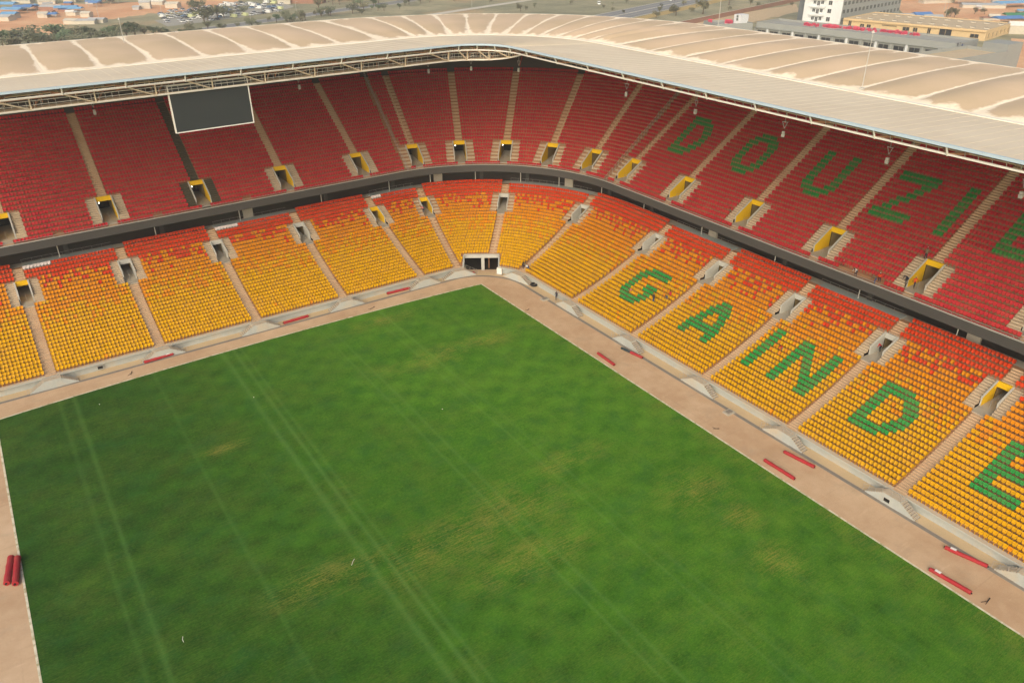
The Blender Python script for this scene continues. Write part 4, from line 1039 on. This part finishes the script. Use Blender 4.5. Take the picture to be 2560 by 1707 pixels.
def rect_building(name, label, A, B, depth, h, wall, roofm, cat='building', par=.8, group=None):
    """near facade from A to B, depth away from the camera"""
    t, n, L = quadframe(A, B)
    if n.dot(CAM - A) > 0: n = -n
    e = empty(name, (A.x, A.y, 0), 0, label, cat, group)
    def ring(ins): return [Vector((0, 0, 0)) + t * ins + n * ins, t * (L - ins) + n * ins, t * (L - ins) + n * (depth - ins), t * ins + n * (depth - ins)]
    o, i = ring(0), ring(.35); mb = MB()
    for k in range(4):
        a, b, c, d = o[k], o[(k + 1) % 4], i[(k + 1) % 4], i[k]
        mb.quad((a.x, a.y, -.06), (b.x, b.y, -.06), (b.x, b.y, h), (a.x, a.y, h), wall)
        mb.quad((a.x, a.y, h), (b.x, b.y, h), (c.x, c.y, h), (d.x, d.y, h), wall)
        mb.quad((d.x, d.y, h - par), (c.x, c.y, h - par), (c.x, c.y, h), (d.x, d.y, h), wall)
    mb.build('wall', e); mb = MB(); mb.face([(p.x, p.y, h - par) for p in i], roofm); mb.build('roof', e)
    return e, t, n, L
# grey building with a courtyard wing
HB = 11.5
A, B = ground(1700 + 525 * .3656, 150 * .3656, HB), ground(1700 + 1905 * .3656, 300 * .3656, HB)
e, t, n, L = rect_building('grey_building', 'long grey concrete building behind the stadium with wide dark windows', A, B, 19, HB, M_WALLG, M_GREYROOF)
wall_windows(e, Vector((0, 0, 0)), t, -n, L, 14, HB - 6.0, 4.4, 2.5, M_WALLG, 0.0, 1.0)
wall_windows(e, Vector((0, 0, 0)), t, -n, L, 14, HB - 10.4, 4.4, 2.5, M_WALLG, 0.0, 1.0)
for k in range(15):
    p = t * (L * k / 14) - n * .3; mb = MB(); mb.box(-.45, .45, -.3, .3, 0, HB - 2.6, M_WALLW if k % 2 else M_WALLG); o = mb.build('column', e); o.location = p; o.rotation_euler[2] = math.atan2(t.y, t.x)
mb = MB(); mb.box(0, L, -.9, 0, HB - 2.55, HB - 2.2, M_WALLG); o = mb.build('ledge', e); o.rotation_euler[2] = math.atan2(t.y, t.x); o.location = (0, 0, 0)
C = ground(1700 + 1680 * .3656, 350 * .3656, HB); C2 = ground(1700 + 1965 * .3656, 392 * .3656, HB)
e2, t2, n2, L2 = rect_building('grey_wing', 'grey flat roofed wing with a tan roof terrace and people on it', C + Vector((8, 0, 0)), C2 + Vector((8, 0, 0)), 34, HB, M_WALLG, M_TANROOF, par=1.2)
mb = MB(); s0 = ground(1700 + 2205 * .3656, 300 * .3656, HB) - Vector(e2.location); mb.box(-6, 5, -5, 5, -.06 , HB + .6, M_WALLG); o = mb.build('stair_block', e2); o.location = (s0.x, s0.y, 0)
Aw = ground(1700 + 250 * .3656, 168 * .3656, HB); Bw = ground(1700 + 500 * .3656, 158 * .3656, HB)
e3, t3, n3, L3 = rect_building('grey_annex', 'grey flat annex with scattered red items on its roof', Aw, Bw, 14, HB, M_WALLG, M_GREYROOF)
mb = MB(); q = ground(1700 + 416 * .3656, 148 * .3656, HB) - Vector(e3.location); mb.box(-2.6, 2.6, -2.2, 2.2, HB - .79, HB + 3.2, M_WALLW); o = mb.build('stair_tower', e3); o.location = (q.x, q.y, 0)
for dz in (.6, 2.0): o = inst('window', window_mesh(.9, .9, M_WALLG), e3, (q.x + 2.62, q.y, HB + dz), math.pi / 2)
# red items stacked on the roofs: seat stacks
M_PINK = basic('stacked red seats', lin(206, 78, 100), .6, .2, .8, 3)
def stack_mesh():
    mb = MB()
    for j in range(5): mb.box(-.9 + random.uniform(-.1, .1), .9, -.6 + j * .05, .3 + j * .05, .06 + .28 * j, .22 + .28 * j, M_PINK); mb.box(-.9, .9, .32 + j * .05, .42 + j * .05, .1 + .28 * j, .5 + .28 * j, M_PINK)
    mb.box(-.9, .9, -.6, .6, 0, .05, M_LABEL)
    return mb.mesh('seat_stack')
STK = stack_mesh()
for k in range(120):
    f = random.random(); row = random.random()
    x = 1700 + (850 + 790 * f) * .3656; y = (172 + 70 * f - 8 + 12 * row) * .3656
    P = ground(x, y, HB - .6); o = inst('seat_stack', STK, None, (P.x, P.y, HB - .8), random.uniform(0, 3), random.uniform(.45, .8)); tag(o, 'stack of pinkish red seats stored on the grey building roof', 'seat stack', 'seat stacks on the roof')
for (x, y) in ((205, 158), (320, 160), (335, 160), (410, 160), (345, 166)):
    P = ground(1700 + x * .3656, y * .3656, HB - .6); o = inst('seat_stack', STK, None, (P.x, P.y, HB - .8), random.uniform(0, 3), 1.1); tag(o, 'stack of red seats stored on the grey annex roof', 'seat stack', 'seat stacks on the annex')
for i, (x, y, c, w) in enumerate(((1895, 322, DKB, 'in navy'), (1911, 318, KHA, 'in khaki'), (1926, 330, BLU, 'in blue'))):
    P = ground(1700 + x * .3656, y * .3656, HB - 1.2); person(P, i, 'walk' if i != 1 else 'stand', c, DKB, HAIR, 'person %s on the tan roof terrace of the grey wing' % w)
# white tower block
F0, F1, F2 = ground(2004, 58), ground(2098, 65), ground(2246, 36)
te = empty('office_tower', F0, 0, 'tall office block with white front and long grey side wing of windows', 'building')
HT = 27.0; a0 = Vector((0, 0, 0)); a1 = F1 - F0; tf, nf, Lf = quadframe(F0, F1)
if nf.dot(CAM - F0) < 0: nf = -nf
tsd, nsd, Ls = quadframe(F1, F2)
if nsd.dot(CAM - F1) < 0: nsd = -nsd
def prism(mb, P, z0, z1, mats):
    for k in range(len(P)):
        a, b = P[k], P[(k + 1) % len(P)]; mb.quad((a.x, a.y, z0), (b.x, b.y, z0), (b.x, b.y, z1), (a.x, a.y, z1), mats[k])
    mb.face([(p.x, p.y, z1) for p in P], mats[-1])
mb = MB(); a2 = a1 + (F2 - F1).normalized() * 9; a3 = a2 - a1; prism(mb, [a0, a1, a2, a3], -.06, HT, [M_WALLW, M_WALLG, M_WALLG, M_WALLD, M_GREYROOF]); mb.build('front_block', te)
mb = MB(); g0 = -tf * 3.6; prism(mb, [g0 + nf * -1.5, a0 - nf * 1.5 - tf * .02, a0 - nf * 9 - tf * .02, g0 - nf * 9], -.06, HT - 1, [M_WALLD] * 5); mb.build('dark_fin', te)  # added dark box standing in for the tower's dark left face
mb = MB(); b0 = a1 * .35 + (a2 - a1); b1 = a2; b2 = b1 + (F2 - F1).normalized() * (Ls - 9); b3 = b2 - (b1 - b0); prism(mb, [b0, b1, b2, b3], -.06, HT - 3, [M_WALLG, M_WALLG, M_WALLG, M_WALLG, M_GREYROOF]); mb.build('side_wing', te)
for fl in range(6):
    z = 2.2 + 4.3 * fl
    for f in (.27, .47): inst('window', window_mesh(1.5, 1.6, M_WALLW), te, a0 + tf * Lf * f + nf * .03 + Vector((0, 0, z)), math.atan2(-nf.y, -nf.x) - math.pi / 2)
    inst('window', window_mesh(1.5, 2.4, M_WALLW), te, a0 + tf * Lf * .37 + nf * .03 + Vector((0, 0, z - .9)), math.atan2(-nf.y, -nf.x) - math.pi / 2)
    inst('window', window_mesh(2.0, 2.2, M_WALLW), te, a0 + tf * Lf * .68 + nf * .03 + Vector((0, 0, z - .3)), math.atan2(-nf.y, -nf.x) - math.pi / 2)
    mb = MB(); mb.box(-4.2, 4.2, -1.3, 0, 0, .9, M_WALLW); o = mb.build('balcony', te); o.location = a0 + tf * Lf * .37 + Vector((0, 0, z - 2.0)); o.rotation_euler[2] = math.atan2(-nf.y, -nf.x) - math.pi / 2
    nw = 16
    for k in range(nw):
        p = a1 + (F2 - F1).normalized() * (Ls * (k + .5) / nw); inst('window', window_mesh(2.6, 1.9, M_WALLG), te, p + nsd * .03 + Vector((0, 0, z - .2)), math.atan2(-nsd.y, -nsd.x) - math.pi / 2)
# ochre low building
A, B = ground(2109.5, 45.7, 5), ground(2467.8, 76.8, 5)
e, t, n, L = rect_building('ochre_building', 'low ochre building with a flat tan roof and small dark windows', A, B, 40, 5.0, M_YW, M_TANROOF, par=.35)
for f, w, z, h in ((.055, 1.6, .9, 3), (.15, 2.2, .9, 1.9), (.2, 2.2, .9, 1.9), (.47, 3.4, 1.4, 1.8), (.535, 2.2, 1.3, 2), (.63, 1.6, .8, 2.8), (.74, 6.0, .3, 3.6), (.93, 4.0, 1.0, 1.8)):
    inst('window', window_mesh(w, h, M_YW), e, t * L * f - n * .03 + Vector((0, 0, z)), math.atan2(n.y, n.x) - math.pi / 2)
for k in range(9): inst('window', window_mesh(.7, .6, M_YW), e, t * L * (.3 + .012 * k) - n * .03 + Vector((0, 0, 2.8)), math.atan2(n.y, n.x) - math.pi / 2)
for k in range(6): inst('window', window_mesh(2.0, 2.2, M_YW), e, t * (L + .03) + n * (4 + 6 * k) + Vector((0, 0, 1)), math.atan2(-t.y, -t.x) - math.pi / 2)
for k in range(22):
    mb = MB(); s = 1.2; mb.box(-s, s, -.7, .7, 4.66, 5.15, M_PALE); mb.box(-s + .2, s - .2, -.5, .5, 5.15, 5.2, M_WIN); o = mb.build('skylight', e); p = t * L * (.06 + .9 * (k % 11) / 10) + n * (9 if k < 11 else 30); o.location = p; o.rotation_euler[2] = math.atan2(t.y, t.x)
mb = MB(); mb.box(0, L, -.7, .02, 4.0, 4.3, M_YW); o = mb.build('cornice', e); o.rotation_euler[2] = math.atan2(t.y, t.x)

# sheds, tents, containers
def tent(sx, sy, w, d, h, m, rz, label, cat='tent', wallm=None):
    P = ground(sx, sy); e = empty('market_tent' if cat == 'tent' else 'shed', (P.x, P.y, -.05), rz, label, cat, 'tents and sheds on the dirt')
    mb = MB(); x, y = w / 2, d / 2
    mb.quad((-x - .3, -y - .3, h * .68), (x + .3, -y - .3, h * .68), (x + .3, 0, h), (-x - .3, 0, h), m); mb.quad((x + .3, y + .3, h * .68), (-x - .3, y + .3, h * .68), (-x - .3, 0, h), (x + .3, 0, h), m)
    for s in (-1, 1): mb.face([(s * (x + .29), -y, h * .68), (s * (x + .29), y, h * .68), (s * (x + .29), 0, h)], m)
    mb.build('canopy', e); mb = MB()
    if wallm:
        mb.box(-x, x, -y, y, 0, h * .68, wallm, skip=(0, 1)); mb.build('wall', e)
    else:
        for a in (-1, 1):
            for b in (-1, 1):
                q = MB(); q.tube((a * x, b * y, 0), (a * x, b * y, h * .68), .09, M_TIN, 5); q.build('pole', e)
rt_ = math.atan2(rt.y, rt.x)
TL = [(15, 22, 16, 9, 4.5, M_BLUE, 0), (35, 34, 15, 8, 4, M_BLUE, 0), (62, 28, 12, 9, 4, M_BLUE2, 0), (78, 25, 9, 7, 3.5, M_BLUE2, 0), (28, 46, 9, 7, 4, M_BLUE, 1), (10, 52, 12, 7, 3.6, M_TIN, 1), (132, 26, 15, 8, 3.6, M_TIN, 2), (168, 29, 14, 8, 3.8, M_BLUE, 0), (192, 30, 8, 7, 3.2, M_BLUE, 0), (178, 39, 5, 4, 3.4, M_WHITE, 1), (112, 44, 6, 6, 3.6, M_PALE, 1), (131, 44, 7, 5, 3, M_BLUE2, 0), (268, 10, 18, 9, 4.5, M_BLUE, 0), (240, 17, 7, 6, 4, M_BLUE2, 0), (218, 43, 6, 5, 3.6, M_PALE, 1), (182, 60, 8, 6, 3.2, M_PALE, 1), (215, 60, 13, 6, 3, M_TIN, 1), (245, 57, 10, 6, 3, M_TIN, 1), (365, 22, 7, 5, 6, M_TIN, 1), (396, 12, 10, 6, 3.5, M_WHITE, 1), (434, 20, 9, 6, 4, M_PALE, 1), (120, 10, 12, 6, 3, M_PALE, 1), (178, 6, 9, 6, 4, M_WHITE, 1), (60, 8, 14, 7, 3, M_TIN, 1), (760, 8, 30, 10, 5, M_TIN, 2), (712, 10, 9, 7, 4, M_PALE, 1),
      (2262, 50, 22, 9, 3.6, M_TIN, 1), (2302, 50, 10, 8, 4.4, M_BLUE2, 0), (2330, 52, 10, 7, 3.4, M_TIN, 1), (2418, 9, 20, 9, 4, M_BLUE, 0), (2455, 20, 26, 8, 3, M_TIN, 1), (2530, 18, 26, 9, 4, M_BLUE, 0), (2516, 58, 16, 8, 4, M_BLUE2, 0), (2548, 84, 12, 6, 6, M_WHITE, 1), (2545, 50, 16, 8, 4, basic('green tarp', lin(70, 130, 90), .7, .1), 0), (2340, 8, 24, 6, 3, M_PALE, 1)]
WN = {0: None, 1: M_PALE, 2: M_BRICKW}
for i, (sx, sy, w, d, h, m, wk) in enumerate(TL):
    cn = 'deep blue' if m is M_BLUE2 else 'light blue' if m is M_BLUE else 'white' if m is M_WHITE else 'green' if 'green' in m.name else 'pale' if m is M_PALE else 'tin grey'
    side = 'on the orange dirt lot' if sx < 450 else 'beside the road' if sx < 900 else 'behind the ochre building'
    tent(sx, sy, w, d, h, m, rt_ + random.uniform(-.25, .25), '%s %s %s' % (cn, 'open tarpaulin shelter' if wk == 0 else 'roofed shed', side), 'tent' if wk == 0 else 'shed', WN[wk])

# parked cars
sheet('parking_lot', [(385, 52), (470, 40), (560, 28), (705, 8), (735, 16), (700, 30), (560, 50), (420, 66)], -.04, basic('lot gravel', lin(160, 156, 142), .95, .12, .1, 1), 'grey gravel car lot beyond the road', 1)
rc = random.Random(11)
for k in range(0, 58, 2):
    sx, sy = (rc.uniform(-10, 300), rc.uniform(4, 62)) if k < 34 else (rc.uniform(300, 480), rc.uniform(2, 34)) if k < 42 else (rc.uniform(2240, 2570), rc.uniform(2, 56))
    if 60 < sx < 130 and 30 < sy: continue
    m = rc.choice([M_BLUE, M_BLUE2, M_TIN, M_TIN, M_WHITE, M_PALE, M_BRICKW]); cn = {M_BLUE: 'light blue', M_BLUE2: 'deep blue', M_TIN: 'tin grey', M_WHITE: 'white', M_PALE: 'pale', M_BRICKW: 'brown'}[m]
    tent(sx, sy, rc.uniform(2.5, 7), rc.uniform(2.5, 5), rc.uniform(2, 3.4), m, rt_ + rc.uniform(-.6, .6), 'small %s %s' % (cn, 'hut scattered over the orange dirt lot' if sx < 1000 else 'hut on the dirt field behind the ochre building'), 'shed', rc.choice([M_PALE, M_BRICKW, M_TIN]))
def car_mesh(col, van):
    m = basic('car paint %d %d %d' % col, lin(*col), .35, .04, 1, 3, spec=.5); mb = MB()
    if van:
        mb.hexa([(-2.6, -.95, .35), (2.6, -.95, .35), (2.6, .95, .35), (-2.6, .95, .35), (-2.6, -.9, 2.1), (2.0, -.9, 2.2), (2.0, .9, 2.2), (-2.6, .9, 2.1)], m)
        mb.hexa([(1.0, -.96, 1.2), (2.35, -.96, 1.2), (2.35, .96, 1.2), (1.0, .96, 1.2), (1.0, -.93, 1.9), (2.1, -.93, 1.9), (2.1, .93, 1.9), (1.0, .93, 1.9)], M_WIN)
    else:
        mb.hexa([(-2.15, -.88, .3), (2.15, -.88, .3), (2.15, .88, .3), (-2.15, .88, .3), (-2.1, -.85, .85), (2.05, -.85, .8), (2.05, .85, .8), (-2.1, .85, .85)], m)
        mb.hexa([(-1.7, -.8, .83), (1.2, -.8, .83), (1.2, .8, .83), (-1.7, .8, .83), (-1.2, -.68, 1.4), (.4, -.68, 1.4), (.4, .68, 1.4), (-1.2, .68, 1.4)], M_WIN)
        mb.hexa([(-1.2, -.68, 1.402), (.4, -.68, 1.402), (.4, .68, 1.402), (-1.2, .68, 1.402), (-1.15, -.64, 1.46), (.35, -.64, 1.46), (.35, .64, 1.46), (-1.15, .64, 1.46)], m)
    for x in (-1.4, 1.4):
        for y in (-.9, .75): mb.tube((x, y, .33), (x, y + .16, .33), .33, M_BLACK, 8, caps=True)
    return mb.mesh('car')
CARS = [(car_mesh((226, 226, 220), 0), 'white car'), (car_mesh((180, 184, 186), 0), 'silver car'), (car_mesh((222, 222, 214), 1), 'white van'), (car_mesh((70, 76, 86), 0), 'dark grey car'), (car_mesh((200, 204, 150), 1), 'pale lime van'), (car_mesh((120, 150, 180), 0), 'blue grey car')]
wts = [5, 5, 3, 3, .5, 2]
tl, _, _ = quadframe(ground(560, 67), ground(1000, 5)); crz = math.atan2(tl.y, tl.x)
O = ground(540, 56); nl = Vector((-tl.y, tl.x, 0))
if nl.dot(O - CAM) < 0: nl = -nl
cnt = 0
for r in range(9):
    for k in range(40):
        if random.random() < .3: continue
        P = O + nl * (9 + r * 8.2) + tl * (-80 + k * 4.6 + random.uniform(-.6, .6)); q = proj(P)
        if q is None or q[1] < 8 or q[0] < 400 or q[0] > 705 or q[1] > 62 - (q[0] - 400) * .07: continue
        me, nm = random.choices(CARS, wts)[0]
        o = inst('parked_car', me, None, (P.x, P.y, -.05), crz + math.pi / 2 + random.uniform(-.08, .08)); tag(o, nm + ' parked in the lot beyond the road', 'car', 'cars parked in the lot beyond the road'); cnt += 1
P = ground(1680, 3); tq, _, _ = quadframe(ground(*mid0), ground(*mid1)); o = inst('moving_car', CARS[0][0], None, (P.x, P.y, -.02), math.atan2(tq.y, tq.x)); tag(o, 'white car driving on the highway', 'car')
P = ground(1497, 12); o = inst('lone_van', CARS[2][0], None, (P.x, P.y, -.05), 1.0); tag(o, 'white van standing alone on the dry field', 'van')

# trees and shrubs
def leaf_mat(name, c1, c2):
    t = NT(name); oi = t.n.new('ShaderNodeObjectInfo').outputs['Random']
    f = t.math('ADD', t.math('MULTIPLY', t.noise(.8, 3), .7), t.math('MULTIPLY', oi, .4)); return t.out(t.mix(t.ramp(f, .3, .85), lin(*c1), lin(*c2)), .9, .1)
LEAF = [leaf_mat('foliage dull green', (92, 98, 74), (130, 132, 102)), leaf_mat('foliage olive', (100, 100, 76), (138, 134, 102)), leaf_mat('foliage green', (84, 104, 76), (122, 138, 102))]
M_BARK = basic('bark', lin(96, 78, 60), .95, .15, 1, 5)
def tree_meshes(seed, wide, leaf):
    r = random.Random(seed); tr = MB(); H = 1.0
    tr.tube((0, 0, -.02), (.02, .01, .42), .035, M_BARK, 6, .022)
    blobs = []
    for k in range(9):
        a = r.uniform(0, 6.28); q = r.uniform(.1, .34) * wide; z = r.uniform(.42, .82); c = Vector((q * math.cos(a), q * math.sin(a), z)); blobs.append((c, r.uniform(.13, .22)))
        if k < 5: tr.tube((.01, .005, r.uniform(.25, .42)), c, .016, M_BARK, 4, .006)
    cr = MB()
    for c, R in blobs:
        for j in range(46):
            d = Vector((r.gauss(0, 1), r.gauss(0, 1), r.gauss(0, .8))).normalized() * R * r.uniform(.55, 1.08); p = c + d
            a = Vector((r.gauss(0, 1), r.gauss(0, 1), r.gauss(0, .6))).normalized(); b = a.orthogonal().normalized(); s = r.uniform(.035, .06)
            cr.quad(p - a * s, p + b * s * .7, p + a * s, p - b * s * .7, leaf)
    return tr.mesh('trunk'), cr.mesh('crown')
TREES = [tree_meshes(1, 1.1, LEAF[0]), tree_meshes(2, 1.3, LEAF[1]), tree_meshes(3, .9, LEAF[2]), tree_meshes(4, 1.2, LEAF[0])]
def tree(sx, sy, h, k, label, grp, P=None):
    P = P or ground(sx, sy); e = empty('tree' if h > 4.5 else 'shrub', (P.x, P.y, -.06), random.uniform(0, 6.28), label, 'tree' if h > 4.5 else 'shrub', grp)
    w = h * (1.5 if 'belt' in grp else 1.1); e.scale = (w * random.uniform(.9, 1.25), w * random.uniform(.9, 1.25), h); inst('trunk', TREES[k][0], e); inst('crown', TREES[k][1], e)
for (sx, sy, h) in ((8, 118, 12), (30, 116, 10), (75, 120, 13.5), (98, 118, 9), (140, 106, 11), (128, 116, 8), (165, 108, 9), (185, 104, 9.5), (208, 104, 9), (230, 102, 10), (252, 102, 9), (272, 100, 9), (292, 98, 9.5), (318, 96, 10), (340, 95, 10), (362, 92, 9), (385, 90, 8), (20, 126, 9), (55, 124, 9), (110, 122, 8), (155, 118, 8), (195, 116, 8), (240, 112, 8), (285, 108, 8)):
    tree(sx, sy + random.uniform(-2, 2), h * random.uniform(.68, .88), random.randrange(4), 'bushy dull green tree in the belt between stadium and dirt lot', 'trees of the belt behind the end stand')
for k in range(46):
    f = random.random(); sx = 400 + 600 * f; sy = 92 - 78 * f + random.uniform(-3, 10)
    tree(sx, sy, random.uniform(3.0, 6.5), random.randrange(4), 'roadside bush along the grey road behind the stadium' if True else '', 'bushes along the road')
for (sx, sy, h) in ((498, 32, 9), (512, 60, 10), (545, 48, 9), (560, 46, 7), (580, 42, 5), (610, 38, 6), (484, 28, 7), (520, 52, 8)): tree(sx, sy, h, random.choice((1, 3)), 'tree among the cars parked beyond the road', 'trees in the car lot')
for k in range(46):
    sx = random.uniform(790, 1180); sy = random.uniform(-14, 26 - (sx - 790) * .05)
    tree(sx, sy, random.uniform(5, 9), random.choice((2, 2, 0)), 'green tree in the grove beyond the grey road', 'trees of the grove beyond the road')
for k in range(26):
    sx = random.uniform(1180, 2000); sy = random.uniform(0, 36)
    q = ground(sx, sy)
    tree(sx, sy, random.uniform(2, 4.4), random.choice((0, 1)), 'low bush scattered over the dry field by the highway', 'bushes on the dry field')
for (sx, sy, h) in ((1757, 36, 11), (1690, 40, 7), (1822, 14, 9), (1302, 30, 6), (1640, 46, 5)): tree(sx, sy, h, 1, 'lone olive tree standing beside the highway', 'lone trees by the highway')
for k in range(26):
    sx = random.uniform(2360, 2700); sy = random.choice((random.uniform(32, 48), random.uniform(-12, 4)))
    tree(sx, sy, random.uniform(2, 5.5), random.choice((0, 1)), 'dark bush on the orange dirt field behind the ochre building', 'bushes on the dirt field')
for k in range(24):
    sx = random.uniform(-40, 260); sy = random.uniform(-10, 8); tree(sx, sy, random.uniform(4, 8), random.choice((0, 2)), 'tree at the far edge of the orange dirt lot', 'trees beyond the dirt lot')
# street lamps by the lot
for (sx, sy, h) in ((248, 48, 8), (405, 38, 10), (630, 70, 8), (742, 38, 8), (1180, 22, 8), (2362, 48, 9), (2360, 26, 9)):
    P = ground(sx, sy); e = empty('street_lamp', (P.x, P.y, -.05), random.uniform(0, 6), 'thin pale street lamp behind the stadium', 'street lamp', 'street lamps behind the stadium')
    mb = MB(); mb.tube((0, 0, 0), (0, 0, h), .12, M_GREYP, 6, .07); mb.build('pole', e); mb = MB(); mb.tube((0, 0, h), (1.4, 0, h + .2), .07, M_GREYP, 5); mb.box(1.2, 1.9, -.12, .12, h + .12, h + .28, M_GREYP); mb.build('lamp_head', e)
# haze
HAZE = 0.0003
if HAZE:
    m = bpy.data.materials.new('haze air'); m.use_nodes = True; nt = m.node_tree; nt.nodes.remove(nt.nodes['Principled BSDF']); v = nt.nodes.new('ShaderNodeVolumePrincipled')
    v.inputs['Color'].default_value = (.93, .92, .9, 1); v.inputs['Density'].default_value = HAZE; v.inputs['Anisotropy'].default_value = .2
    nt.links.new(v.outputs[0], nt.nodes['Material Output'].inputs['Volume'])
    mb = MB(); mb.box(-2700, 2700, -2700, 2700, -1.5, 66, m); o = mb.build('haze'); tag(o, 'pale dusty haze in the air', None, kind='stuff')
print('CARS', cnt)
